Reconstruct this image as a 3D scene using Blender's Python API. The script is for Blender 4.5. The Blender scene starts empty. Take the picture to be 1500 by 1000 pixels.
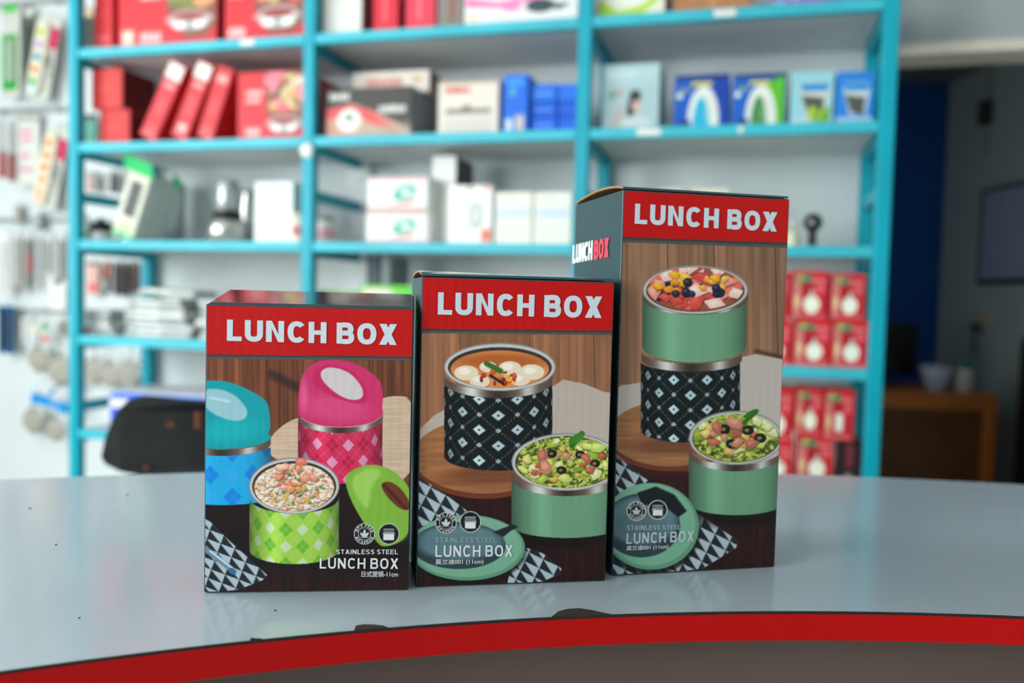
import bpy, bmesh, math, random
import numpy as np
from mathutils import Matrix, Vector
sc = bpy.context.scene
COL = sc.collection
R_ = math.radians

# ------------------------------------------------------------------ camera
FPX, PITCH, ROLL, CT, HC = 1260.7114, .0507, -.0251, .95, .1878
CH = CT + HC                                     # camera height, counter top at CT
cp, sp = math.cos(PITCH), math.sin(PITCH)
FW = np.array([0, cp, -sp]); UP = np.array([0, sp, cp]); RT = np.array([1., 0, 0])
R2 = math.cos(ROLL) * RT - math.sin(ROLL) * UP
U2 = math.sin(ROLL) * RT + math.cos(ROLL) * UP
CAM = np.array([0, 0, CH])
cd = bpy.data.cameras.new('camera'); cam = bpy.data.objects.new('camera', cd); COL.objects.link(cam)
cd.sensor_width = 36; cd.lens = FPX / 1500 * 36; cd.clip_start = .02
M = Matrix.Identity(4)
for i in range(3):
    M[i][0], M[i][1], M[i][2], M[i][3] = R2[i], U2[i], -FW[i], CAM[i]
cam.matrix_world = M
cd.dof.use_dof = True; cd.dof.focus_distance = .545; cd.dof.aperture_fstop = 4.1
sc.camera = cam

def ray(px, py): return FW + R2 * (px - 750) / FPX + U2 * (500 - py) / FPX
def proj(P):
    d = np.asarray(P) - CAM; z = d @ FW
    return 750 + FPX * (d @ R2) / z, 500 - FPX * (d @ U2) / z
def at_z(px, py, z): d = ray(px, py); return CAM + d * (z - CH) / d[2]

# ------------------------------------------------------------------ world, lights, exposure
w = bpy.data.worlds.new('world'); sc.world = w; w.use_nodes = True
bg = w.node_tree.nodes['Background']; bg.inputs[0].default_value = (.72, .86, 1, 1); bg.inputs[1].default_value = .3
def area(name, loc, target, sx, sy, power, col=(1, 1, 1)):
    l = bpy.data.lights.new(name, 'AREA'); l.shape = 'RECTANGLE'; l.size = sx; l.size_y = sy; l.energy = power; l.color = col
    o = bpy.data.objects.new(name, l); COL.objects.link(o); o.location = loc
    o.rotation_euler = (Vector(target) - Vector(loc)).to_track_quat('-Z', 'Y').to_euler()
    return o
area('side_window_daylight', (-3.05, -1.3, 1.7), (0, .1, 1.4), 1.9, 1.7, 152, (.95, .99, 1))
area('rear_side_window_daylight', (-3.05, .9, 1.7), (0, .5, 1.5), 1.7, 1.7, 90, (.95, .99, 1))
area('back_room_added_fill', (.66, 3.7, 1.45), (2.6, 3.5, 1.3), .9, 1.1, 3.2, (.97, 1, .98))  # invented fill lamp, added to brighten the dark back room
area('shopfront_daylight', (-.9, -2.25, 1.6), (-.5, 1, 1.35), 3.4, 1.9, 9, (.97, .99, 1))
sc.view_settings.view_transform = 'Standard'; sc.view_settings.look = 'None'
sc.view_settings.gamma = 1; sc.view_settings.use_curve_mapping = False
sc.view_settings.exposure = 0

# ------------------------------------------------------------------ helpers
def S(c):
    a = np.asarray(c, float) / 255
    return np.where(a <= .04045, a / 12.92, ((a + .055) / 1.055) ** 2.4)
MATS = {}
def mat(rgb, rough=.5, metal=0, var=.06, scale=25, bump=0, alpha=1, trans=0, spec=.3):
    key = (tuple(rgb), rough, metal, var, scale, bump, alpha, trans, spec)
    if key in MATS: return MATS[key]
    m = bpy.data.materials.new('mat_%d_%d_%d' % tuple(int(v) for v in rgb)); m.use_nodes = True
    nt = m.node_tree; b = nt.nodes['Principled BSDF']
    lin = S(rgb)
    tc = nt.nodes.new('ShaderNodeTexCoord'); n = nt.nodes.new('ShaderNodeTexNoise')
    n.inputs['Scale'].default_value = scale; n.inputs['Detail'].default_value = 4
    nt.links.new(tc.outputs['Object'], n.inputs['Vector'])
    r = nt.nodes.new('ShaderNodeValToRGB')
    r.color_ramp.elements[0].position = .3; r.color_ramp.elements[1].position = .7
    r.color_ramp.elements[0].color = (*(lin * (1 - var)), 1); r.color_ramp.elements[1].color = (*np.minimum(lin * (1 + var), 1), 1)
    nt.links.new(n.outputs['Fac'], r.inputs['Fac']); nt.links.new(r.outputs['Color'], b.inputs['Base Color'])
    b.inputs['Roughness'].default_value = rough; b.inputs['Metallic'].default_value = metal
    b.inputs['Specular IOR Level'].default_value = spec
    if alpha < 1: b.inputs['Alpha'].default_value = alpha
    if trans: b.inputs['Transmission Weight'].default_value = trans
    if bump:
        bp = nt.nodes.new('ShaderNodeBump'); bp.inputs['Strength'].default_value = bump; bp.inputs['Distance'].default_value = .002
        nt.links.new(n.outputs['Fac'], bp.inputs['Height']); nt.links.new(bp.outputs['Normal'], b.inputs['Normal'])
    MATS[key] = m
    return m
def print_mat(name, rough, wave=0):
    m = bpy.data.materials.new(name); m.use_nodes = True; nt = m.node_tree; b = nt.nodes['Principled BSDF']
    a = nt.nodes.new('ShaderNodeVertexColor'); a.layer_name = 'Col'
    nt.links.new(a.outputs['Color'], b.inputs['Base Color']); b.inputs['Roughness'].default_value = rough; b.inputs['Specular IOR Level'].default_value = .3
    if wave:                                     # faint corrugation of the card
        tc = nt.nodes.new('ShaderNodeTexCoord'); wv = nt.nodes.new('ShaderNodeTexWave'); wv.bands_direction = 'X'
        wv.inputs['Scale'].default_value = wave; wv.inputs['Distortion'].default_value = .3
        bp = nt.nodes.new('ShaderNodeBump'); bp.inputs['Strength'].default_value = .12; bp.inputs['Distance'].default_value = .0004
        nt.links.new(tc.outputs['Object'], wv.inputs['Vector']); nt.links.new(wv.outputs['Fac'], bp.inputs['Height'])
        nt.links.new(bp.outputs['Normal'], b.inputs['Normal'])
    return m
PRINT = print_mat('printed_card', .45); PRINT_GLOSS = print_mat('printed_corrugated_card', .4, 55)

def link(name, me, m=None, parent=None, loc=None, rot=None):
    o = bpy.data.objects.new(name, me); COL.objects.link(o)
    if m is not None and me is not None and not me.materials: me.materials.append(m)
    if parent: o.parent = parent
    if loc is not None: o.location = loc
    if rot is not None: o.rotation_euler = rot
    return o
def tag(o, label, cat, group=None, kind=None):
    if label: o['label'] = label
    if cat: o['category'] = cat
    if group: o['group'] = group
    if kind: o['kind'] = kind
    return o
def thing(name, label, cat, loc=(0, 0, 0), rz=0, group=None, rot=None):
    o = bpy.data.objects.new(name, None); COL.objects.link(o); o.empty_display_size = .05
    o.location = loc; o.rotation_euler = rot if rot else (0, 0, rz)
    return tag(o, label, cat, group)
def me_of(bm, name='mesh', smooth=False):
    me = bpy.data.meshes.new(name); bm.normal_update(); bm.to_mesh(me); bm.free()
    if smooth:
        for p in me.polygons: p.use_smooth = True
    return me
def box(x0, x1, y0, y1, z0, z1, bev=0, seg=1):
    bm = bmesh.new(); bmesh.ops.create_cube(bm, size=1)
    for v in bm.verts:
        v.co = ((x0 + x1) / 2 + v.co.x * (x1 - x0), (y0 + y1) / 2 + v.co.y * (y1 - y0), (z0 + z1) / 2 + v.co.z * (z1 - z0))
    if bev: bmesh.ops.bevel(bm, geom=bm.edges[:], offset=bev, segments=seg, affect='EDGES', profile=.5)
    return me_of(bm)
def lathe(prof, n=24, smooth=True, axis=None):
    bm = bmesh.new(); rings = []
    for r, z in prof:
        rings.append([bm.verts.new((max(r, 1e-5) * math.cos(2 * math.pi * i / n), max(r, 1e-5) * math.sin(2 * math.pi * i / n), z)) for i in range(n)])
    for a, b in zip(rings[:-1], rings[1:]):
        for i in range(n): bm.faces.new((a[i], a[(i + 1) % n], b[(i + 1) % n], b[i]))
    bm.faces.new(rings[0][::-1]); bm.faces.new(rings[-1])
    bmesh.ops.recalc_face_normals(bm, faces=bm.faces[:])
    return me_of(bm, smooth=smooth)
def prism(pts, y0, y1, bev=0):                    # outline in local x,z extruded along y
    bm = bmesh.new()
    a = [bm.verts.new((x, y0, z)) for x, z in pts]; b = [bm.verts.new((x, y1, z)) for x, z in pts]
    n = len(pts); bm.faces.new(a); bm.faces.new(b[::-1])
    for i in range(n): bm.faces.new((a[i], b[i], b[(i + 1) % n], a[(i + 1) % n]))
    bmesh.ops.recalc_face_normals(bm, faces=bm.faces[:])
    if bev: bmesh.ops.bevel(bm, geom=bm.edges[:], offset=bev, segments=2, affect='EDGES')
    return me_of(bm)
def tube(path, r, n=8, closed=False):
    bm = bmesh.new(); P = [Vector(p) for p in path]; rings = []
    for i, p in enumerate(P):
        a = P[i - 1] if (i or closed) else P[i]; b = P[(i + 1) % len(P)] if (i < len(P) - 1 or closed) else P[i]
        t = (b - a).normalized(); q = t.to_track_quat('Z', 'Y')
        rings.append([bm.verts.new(p + q @ Vector((r * math.cos(2 * math.pi * k / n), r * math.sin(2 * math.pi * k / n), 0))) for k in range(n)])
    pr = list(zip(rings[:-1], rings[1:])) + ([(rings[-1], rings[0])] if closed else [])
    for a, b in pr:
        for k in range(n): bm.faces.new((a[k], a[(k + 1) % n], b[(k + 1) % n], b[k]))
    if not closed: bm.faces.new(rings[0][::-1]); bm.faces.new(rings[-1])
    bmesh.ops.recalc_face_normals(bm, faces=bm.faces[:])
    return me_of(bm, smooth=True)
def grid_print(name, parent, fn, nx, ny, rgb, m=None):
    """flat print: fn(u,v)->points (n,3); rgb (n,3) sRGB 0..255 stored as colour attribute"""
    u, v = np.meshgrid(np.linspace(0, 1, nx), np.linspace(0, 1, ny))
    P = fn(u.ravel(), v.ravel()); me = bpy.data.meshes.new(name)
    i = np.arange(nx * ny).reshape(ny, nx)
    q = np.stack([i[:-1, :-1], i[:-1, 1:], i[1:, 1:], i[1:, :-1]], -1).reshape(-1, 4)
    me.vertices.add(len(P)); me.vertices.foreach_set('co', P.astype(np.float32).ravel())
    me.loops.add(q.size); me.loops.foreach_set('vertex_index', q.astype(np.int32).ravel())
    me.polygons.add(len(q)); me.polygons.foreach_set('loop_start', np.arange(0, q.size, 4, dtype=np.int32))
    me.update(calc_edges=True)
    a = me.color_attributes.new('Col', 'FLOAT_COLOR', 'POINT')
    c = np.ones((len(P), 4), np.float32); c[:, :3] = S(np.clip(rgb, 0, 255)); a.data.foreach_set('color', c.ravel())
    return link(name, me, m or PRINT, parent)
_txt = {}
def text_mesh(body, bold=0):
    cu = bpy.data.curves.new('text', 'FONT'); cu.body = body; cu.offset = bold; cu.extrude = 0; cu.resolution_u = 4
    o = bpy.data.objects.new('text', cu); COL.objects.link(o)
    dg = bpy.context.evaluated_depsgraph_get(); me = bpy.data.meshes.new_from_object(o.evaluated_get(dg))
    bpy.data.objects.remove(o); bpy.data.curves.remove(cu); me.materials.clear()
    co = np.empty(len(me.vertices) * 3, np.float32); me.vertices.foreach_get('co', co); co = co.reshape(-1, 3)
    lo, hi = co.min(0), co.max(0)
    return me, co, lo, hi
GW = dict(L=.60, U=.74, N=.74, C=.76, H=.74, B=.74, O=.8, X=.74, S=.68, T=.64, A=.78, I=0, E=.64)
def glyph(ch, t):
    w = GW[ch] if ch != 'I' else t; q = []; st = []; R = lambda a, b, c, d: q.append([(a, b), (c, b), (c, d), (a, d)]); h = t * .88
    arc = lambda cx, cy, rx, ry, a0, a1, n=14: [(cx + rx * np.sign(math.cos(a)) * abs(math.cos(a)) ** .85, cy + ry * np.sign(math.sin(a)) * abs(math.sin(a)) ** .85) for a in np.radians(np.linspace(a0, a1, n))]
    if ch == 'L': R(0, 0, t, 1); R(t, 0, w, h)
    elif ch == 'I': R(0, 0, t, 1)
    elif ch == 'H': R(0, 0, t, 1); R(w - t, 0, w, 1); R(t, .5 - h / 2, w - t, .5 + h / 2)
    elif ch == 'E': R(0, 0, t, 1); R(t, 0, w, h); R(t, 1 - h, w, 1); R(t, .5 - h / 2, w * .92, .5 + h / 2)
    elif ch == 'T': R(w / 2 - t / 2, 0, w / 2 + t / 2, 1 - h); R(0, 1 - h, w, 1)
    elif ch == 'N': q.append([(0, 0), (t, 0), (t, .64), (w - t, 0), (w, 0), (w, 1), (w - t, 1), (w - t, .36), (t, 1), (0, 1)])
    elif ch == 'X':
        d = t * 1.25; e = d / 2; k_ = e / (w - d); q.append([(0, 0), (d, 0), (w / 2, .5 - k_), (w - d, 0), (w, 0), (w / 2 + e, .5), (w, 1), (w - d, 1), (w / 2, .5 + k_), (d, 1), (0, 1), (w / 2 - e, .5)])
    elif ch == 'A':
        d = t * 1.08; q.append([(0, 0), (d, 0), (w / 2 + d / 2, 1), (w / 2 - d / 2, 1)]); q.append([(w - d, 0), (w, 0), (w / 2 + d / 2, 1), (w / 2 - d / 2, 1)]); R(w * .25, .22, w * .75, .22 + h * .9)
    elif ch == 'O': st.append(arc(w / 2, .5, w / 2 - t / 2, .5 - t / 2 + .01, 0, 360, 33))
    elif ch == 'C': st.append(arc(w / 2 + .02, .5, w / 2 - t / 2, .5 - t / 2 + .01, 40, 320, 27))
    elif ch == 'U': st.append([(t / 2, 1)] + arc(w / 2, .36, w / 2 - t / 2, .36 - t / 2 + .01, 180, 360, 17) + [(w - t / 2, 1)])
    elif ch == 'B':
        R(0, 0, t, 1); st.append([(t, 1 - h / 2)] + arc(w * .58, (1.51 - h / 2) / 2, w * .37 - t / 2, (.49 - h / 2) / 2, 90, -90, 11) + [(t, .51)]); st.append([(t, .51)] + arc(w * .6, (.51 + h / 2) / 2, w * .4 - t / 2, (.51 - h / 2) / 2, 90, -90, 11) + [(t, h / 2)])
    elif ch == 'S': st.append(arc(w / 2, .74, w / 2 - t / 2, .26 - t / 2, 25, 250, 12) + arc(w / 2, .27, w / 2 - t / 2, .27 - t / 2, 70, -155, 12))
    for p in st:
        P = np.array(p); cl = np.allclose(P[0], P[-1]); d = np.gradient(P, axis=0)
        if cl: d[0] = d[-1] = P[1] - P[-2]
        n = np.stack([-d[:, 1], d[:, 0]], -1); n /= np.linalg.norm(n, axis=1)[:, None] + 1e-9; A, B = P + n * t / 2, P - n * t / 2
        for i in range(len(P) - 1): q.append([tuple(A[i]), tuple(B[i]), tuple(B[i + 1]), tuple(A[i + 1])])
    return q, w
def block_letters(name, parent, body, P0, P1, Ptop, m, t, gap=.13):
    P0, P1, Ptop = map(np.asarray, (P0, P1, Ptop)); Q = []; x = 0
    for ch in body:
        if ch == ' ': x += .3; continue
        g_, w_ = glyph(ch, t); Q += [[(a + x, b) for a, b in f] for f in g_]; x += w_ + gap
    tot = x - gap; V = []; F = []; up = np.cross(P1 - P0, Ptop - P0)
    up = up / np.linalg.norm(up)
    for j, f in enumerate(Q):
        k = len(V); ar = sum(f[i][0] * f[(i + 1) % len(f)][1] - f[(i + 1) % len(f)][0] * f[i][1] for i in range(len(f)))
        f = f if ar > 0 else f[::-1]; V += [tuple(P0 + a / tot * (P1 - P0) + b * (Ptop - P0) + up * (j % 61) * 3e-6) for a, b in f]; F.append(list(range(k, k + len(f))))
    me = bpy.data.meshes.new(name); me.from_pydata(V, [], F); me.update(); return link(name, me, m, parent)
def lettering(name, parent, body, P0, P1, Ptop, m, bold=0, off=None):
    """P0,P1 baseline start and end, Ptop above P0 (local 3D)"""
    me, co, lo, hi = text_mesh(body, bold)
    P0, P1, Ptop = map(np.asarray, (P0, P1, Ptop))
    a = (co[:, 0:1] - lo[0]) / (hi[0] - lo[0]); b = (co[:, 1:2] - lo[1]) / (hi[1] - lo[1])
    Q = P0 + a * (P1 - P0) + b * (Ptop - P0)
    if off is not None: Q = Q + off
    me.vertices.foreach_set('co', Q.astype(np.float32).ravel()); me.update()
    return link(name, me, m, parent)

class Cv:                                         # little painter for printed pictures, design units
    def __init__(s, X, Y, base): s.X, s.Y = X, Y; s.c = np.tile(np.asarray(base, float), (len(X), 1))
    def put(s, m, col, a=1.):
        m = (np.clip(m, 0, 1) * a)[:, None]; s.c = s.c * (1 - m) + np.asarray(col, float) * m
    def ell(s, cx, cy, rx, ry, rot=0, soft=1.5):
        x, y = s.X - cx, s.Y - cy; k, l = math.cos(rot), math.sin(rot); x, y = x * k + y * l, -x * l + y * k
        return np.clip((1 - np.sqrt((x / rx) ** 2 + (y / ry) ** 2)) * min(rx, ry) / soft + .5, 0, 1)
    def rect(s, x0, y0, x1, y1, soft=1.): 
        return np.clip(np.minimum(np.minimum(s.X - x0, x1 - s.X), np.minimum(s.Y - y0, y1 - s.Y)) / soft + .5, 0, 1)
    def poly(s, pts, soft=1.5, sm=0):
        for _ in range(sm): pts = [q for a, b in zip(pts, pts[1:] + pts[:1]) for q in ((a[0] * .75 + b[0] * .25, a[1] * .75 + b[1] * .25), (a[0] * .25 + b[0] * .75, a[1] * .25 + b[1] * .75))]
        ins = np.zeros(len(s.X), bool); d = np.full(len(s.X), 1e9); n = len(pts)
        for i in range(n):
            (x0, y0), (x1, y1) = pts[i], pts[(i + 1) % n]
            if y0 != y1:
                ins ^= ((y0 > s.Y) != (y1 > s.Y)) & (s.X < (x1 - x0) * (s.Y - y0) / (y1 - y0) + x0)
            t = np.clip(((s.X - x0) * (x1 - x0) + (s.Y - y0) * (y1 - y0)) / ((x1 - x0) ** 2 + (y1 - y0) ** 2 + 1e-9), 0, 1)
            d = np.minimum(d, np.hypot(s.X - x0 - t * (x1 - x0), s.Y - y0 - t * (y1 - y0)))
        return np.clip(np.where(ins, d, -d) / soft + .5, 0, 1)
    def line(s, x0, y0, x1, y1, wd, soft=1.5):
        t = np.clip(((s.X - x0) * (x1 - x0) + (s.Y - y0) * (y1 - y0)) / ((x1 - x0) ** 2 + (y1 - y0) ** 2 + 1e-9), 0, 1)
        d = np.hypot(s.X - x0 - t * (x1 - x0), s.Y - y0 - t * (y1 - y0)); return np.clip((wd - d) / soft + .5, 0, 1)
    def noise(s, fx, fy, seed=0):
        x, y = s.X / fx + seed * 7.3, s.Y / fy + seed * 3.1; xi, yi = np.floor(x), np.floor(y); a, b = x - xi, y - yi
        h = lambda i, j: np.modf(np.abs(np.sin(i * 127.1 + j * 311.7 + seed * 17.) * 43758.5453))[0]
        a, b = a * a * (3 - 2 * a), b * b * (3 - 2 * b)
        return (h(xi, yi) * (1 - a) + h(xi + 1, yi) * a) * (1 - b) + (h(xi, yi + 1) * (1 - a) + h(xi + 1, yi + 1) * a) * b
    def mul(s, m, k): s.c = s.c * (1 + np.clip(m, 0, 1) * (k - 1))[:, None]
    def chunks(s, clip, cx, cy, rx, ry, n, cols, r0, r1, seed, k=4, elong=1.):
        g = random.Random(seed)
        for _ in range(n):
            a, q = g.uniform(0, 6.28), math.sqrt(g.random()); x, y = cx + rx * q * math.cos(a), cy + ry * q * math.sin(a); r = g.uniform(r0, r1); th = g.uniform(0, 6.28)
            pts = []
            for i in range(k):
                an = 6.283 * i / k + g.uniform(-.35, .35); rr = r * g.uniform(.65, 1.1); u, v = rr * math.cos(an) * elong, rr * math.sin(an); pts.append((x + u * math.cos(th) - v * math.sin(th), y + (u * math.sin(th) + v * math.cos(th)) * .8))
            cc = np.array(g.choice(cols), float); s.put(s.poly([(px + 1.5, py + 3) for px, py in pts], 4) * clip, cc * .35, .5); s.put(s.poly(pts, 2) * clip, cc)
            s.put(s.poly([(x + (px - x) * .55 - r * .15, y + (py - y) * .5 - r * .2) for px, py in pts], r * .4) * clip, np.minimum(cc * 1.25 + 20, 255), .55)
    def blobs(s, clip, cx, cy, rx, ry, n, cols, r0, r1, seed, asp=.6):
        g = random.Random(seed)
        for _ in range(n):
            a, q = g.uniform(0, 6.28), math.sqrt(g.random()); x, y = cx + rx * q * math.cos(a), cy + ry * q * math.sin(a); r = g.uniform(r0, r1)
            m = s.ell(x, y, r, r * g.uniform(asp, 1), g.uniform(0, 3.1)) * clip; s.put(m, g.choice(cols), .92)
            s.put(s.ell(x - r * .25, y - r * .3, r * .4, r * .3, 0, r * .3) * clip, (255, 250, 235), .25)

# ------------------------------------------------------------------ the rack frame of reference and the room shell
RX, RY, TH = -1.3962, 2.757, .27
cth, sth = math.cos(TH), math.sin(TH)
PU = [0, .8235, 1.6322, 2.3808]; DEP = .34
LV = {k: CH + z for k, z in dict(T=1.03, A=.7309, B=.4386, C=.1349, D=-.1674, E=-.4682, F=-.768).items()}
WALLV = .372
def rk(u, v, z=0): return (RX + u * cth + v * sth, RY - u * sth + v * cth, z)
def hit(px, py, v):                               # photo pixel -> rack u, height on the plane at depth v of the rack
    d = ray(px, py); n = (sth, cth); t = (v + RX * n[0] + RY * n[1]) / (d[0] * n[0] + d[1] * n[1])
    P = CAM + t * d; return (P[0] - RX) * cth - (P[1] - RY) * sth, P[2]

def wall(name, me, m): return tag(link(name, me, m), None, None, None, 'structure')
WHITE_WALL = mat((218, 226, 226), .7, 0, .04, 3, .2)
CEIL = 2.75
wl = link('wall_back', box(-2.1, 2.40, WALLV, WALLV + .12, 0, CEIL), WHITE_WALL, None, (RX, RY, 0), (0, 0, -TH)); wl['kind'] = 'structure'
hz = hit(1400, 79, WALLV)[1]
o = link('wall_header', box(2.402, 4.02, WALLV, WALLV + .12, hz + .035, CEIL), mat((168, 176, 178), .7, 0, .03, 3), None, (RX, RY, 0), (0, 0, -TH)); o['kind'] = 'structure'
o = link('trim_1', box(2.402, 4.02, WALLV - .012, WALLV + .13, hz, hz + .034, .003), mat((222, 212, 196), .6), None, (RX, RY, 0), (0, 0, -TH)); o['kind'] = 'structure'
wall('floor', box(-3.3, 2.75, -2.5, 5.4, -.08, 0), mat((206, 202, 194), .35, 0, .06, 2))
wall('ceiling', box(-3.3, 2.75, -2.5, 3.6, CEIL, CEIL + .08), mat((232, 233, 231), .8, 0, .02, 2))
wall('ceiling_backroom', box(.6, 2.75, 2.2, 5.4, 2.5, 2.56), mat((120, 128, 135), .8, 0, .02, 2))
wall('wall_right', box(2.62, 2.75, -2.4, 5.4, 0, CEIL), mat((186, 204, 200), .7, 0, .04, 2))
wall('wall_left', box(-3.3, -3.18, -2.4, 3.75, 0, CEIL), mat((205, 212, 216), .7, 0, .03, 2))
wall('wall_blue', box(.5, 2.618, 5.3, 5.4, 0, 2.498), mat((18, 84, 160), .6, 0, .05, 2))
wall('wall_partition', box(.5, .6, 3.0, 5.3, 0, 2.498), mat((110, 130, 140), .7, 0, .04, 2))
wall('baseboard_back', box(-2.0, 2.40, WALLV - .012, WALLV - .0005, .002, .1, .003), mat((120, 126, 130), .5)).matrix_world = Matrix.Translation((RX, RY, 0)) @ Matrix.Rotation(-TH, 4, 'Z')
# side window (daylight enters here) and shop front posts, both outside the photograph
wn = thing('window_1', None, None, (-3.17, -1.3, .85)); wn['kind'] = 'structure'
for a in ((-1.1, -1.03), (1.03, 1.1), (-.03, .03)): link('frame_post', box(-.03, .03, a[0], a[1], 0, 1.8, .004), mat((225, 226, 224), .5), wn)
for a in ((-.06, 0), (1.8, 1.86)): link('frame_rail', box(-.03, .03, -1.1, 1.1, a[0], a[1], .004), mat((225, 226, 224), .5), wn)
wn = thing('window_2', None, None, (-3.17, .9, .85)); wn['kind'] = 'structure'
for a in ((-1.02, -.95), (.95, 1.02), (-.03, .03)): link('frame_post', box(-.03, .03, a[0], a[1], 0, 1.8, .004), mat((225, 226, 224), .5), wn)
for a in ((-.06, 0), (1.8, 1.86)): link('frame_rail', box(-.03, .03, -1.02, 1.02, a[0], a[1], .004), mat((225, 226, 224), .5), wn)
wn = thing('added_window_3', None, None, (.63, 3.7, .85)); wn['kind'] = 'structure'  # made-up unseen frame around the added back-room fill lamp
for a in ((-.52, -.47), (.47, .52)): link('frame_post', box(-.025, .025, a[0], a[1], 0, 1.2, .004), mat((225, 226, 224), .5), wn)
for a in ((-.05, 0), (1.2, 1.25)): link('frame_rail', box(-.025, .025, -.52, .52, a[0], a[1], .004), mat((225, 226, 224), .5), wn)
wn = thing('door_1', None, None, (-.9, -2.4, 0)); wn['kind'] = 'structure'
for a in (-1.85, 0, 1.85): link('frame_post', box(a - .04, a + .04, -.04, .04, 0, 2.6, .004), mat((170, 172, 174), .4, .6), wn)
link('frame_rail', box(-1.9, 1.9, -.04, .04, 2.6, 2.7, .004), mat((170, 172, 174), .4, .6), wn)
# white wall pilaster seen through the middle bay
u0, u1 = hit(509, 300, WALLV - .03)[0], hit(541, 300, WALLV - .03)[0]
o = link('trim_2', box(u0, u1, WALLV - .03, WALLV - .0005, 0, CEIL - .001, .003), mat((226, 232, 232), .6), None, (RX, RY, 0), (0, 0, -TH)); o['kind'] = 'structure'

# ------------------------------------------------------------------ counter
NC, NR, FC, FR = (.2570, -.6568), 1.1790, (.2242, -1.1397), 2.0893
TT = .0175
xs = np.linspace(-.86, 1.2, 90)
near = [(x, NC[1] + math.sqrt(NR ** 2 - (x - NC[0]) ** 2)) for x in xs]
far = [(x, FC[1] + math.sqrt(FR ** 2 - (x - FC[0]) ** 2)) for x in xs]
def strip(lo, hi, z0, z1):
    bm = bmesh.new(); n = len(lo)
    V = [[bm.verts.new((p[0], p[1], z)) for p in pts] for pts, z in ((lo, z0), (hi, z0), (hi, z1), (lo, z1))]
    for i in range(n - 1):
        for a in range(4):
            b = (a + 1) % 4; bm.faces.new((V[a][i], V[b][i], V[b][i + 1], V[a][i + 1]))
    for i in (0, n - 1): bm.faces.new([V[a][i] for a in range(4)])
    bmesh.ops.recalc_face_normals(bm, faces=bm.faces[:]); return me_of(bm)
def offs(pts, c, d):
    out = []
    for x, y in pts:
        l = math.hypot(x - c[0], y - c[1]); out.append((x + (x - c[0]) / l * d, y + (y - c[1]) / l * d))
    return out
ct = thing('shop_counter', 'curved shop counter with glossy white top and red edge band', 'counter', (0, 0, 0))
link('worktop', strip(near, far, CT - TT, CT), mat((166, 178, 186), .14, 0, .025, 6, spec=.5), ct)
link('edge_band', strip(offs(near, NC, -.0016), offs(near, NC, -.0001), CT - TT, CT - .0012), mat((182, 4, 3), .4, 0, .03, 8, spec=.2), ct)['label'] = 'red plastic edge band'
link('edge_seam', strip(offs(near, NC, -.0013), offs(near, NC, .0002), CT - .0012, CT + .0002), mat((38, 34, 30), .7), ct)
link('front_panel', strip(offs(near, NC, .03), offs(near, NC, .048), .06, CT - TT), mat((100, 84, 78), .3, 0, .12, 3), ct)
link('back_panel', strip(offs(far, FC, -.06), offs(far, FC, -.042), .06, CT - TT), mat((150, 145, 140), .5), ct)
link('plinth', strip(offs(near, NC, .06), offs(far, FC, -.08), 0, .06), mat((40, 38, 36), .6), ct)
def chip(pts):
    P = [at_z(x, y, CT + .0005) for x, y in pts]; bm = bmesh.new()
    a = [bm.verts.new((p[0], p[1], CT - .0004)) for p in P]; b = [bm.verts.new((p[0], p[1], CT + .0006)) for p in P]
    bm.faces.new(b); n = len(P)
    for i in range(n): bm.faces.new((a[i], a[(i + 1) % n], b[(i + 1) % n], b[i]))
    bmesh.ops.recalc_face_normals(bm, faces=bm.faces[:]); return link('chip', me_of(bm), mat((52, 42, 36), .9, 0, .3, 300), ct)
chip([(519, 922), (521, 916), (532, 914), (550, 914.5), (562, 916), (568, 918.5), (545, 921)])
chip([(808, 903), (818, 895), (832, 891.5), (848, 890.5), (866, 893), (884, 897), (896, 899.6), (850, 902)])
chip([(366, 936.5), (368, 933.5), (372, 934.5), (384, 935)])
for x, y in ((116, 904), (82, 797), (44, 744), (186, 724), (403, 893)):
    chip([(x - 1.6, y + .6), (x, y - .3), (x + 1.8, y - .7), (x + .6, y + .4)]).name = 'scratch'

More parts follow.
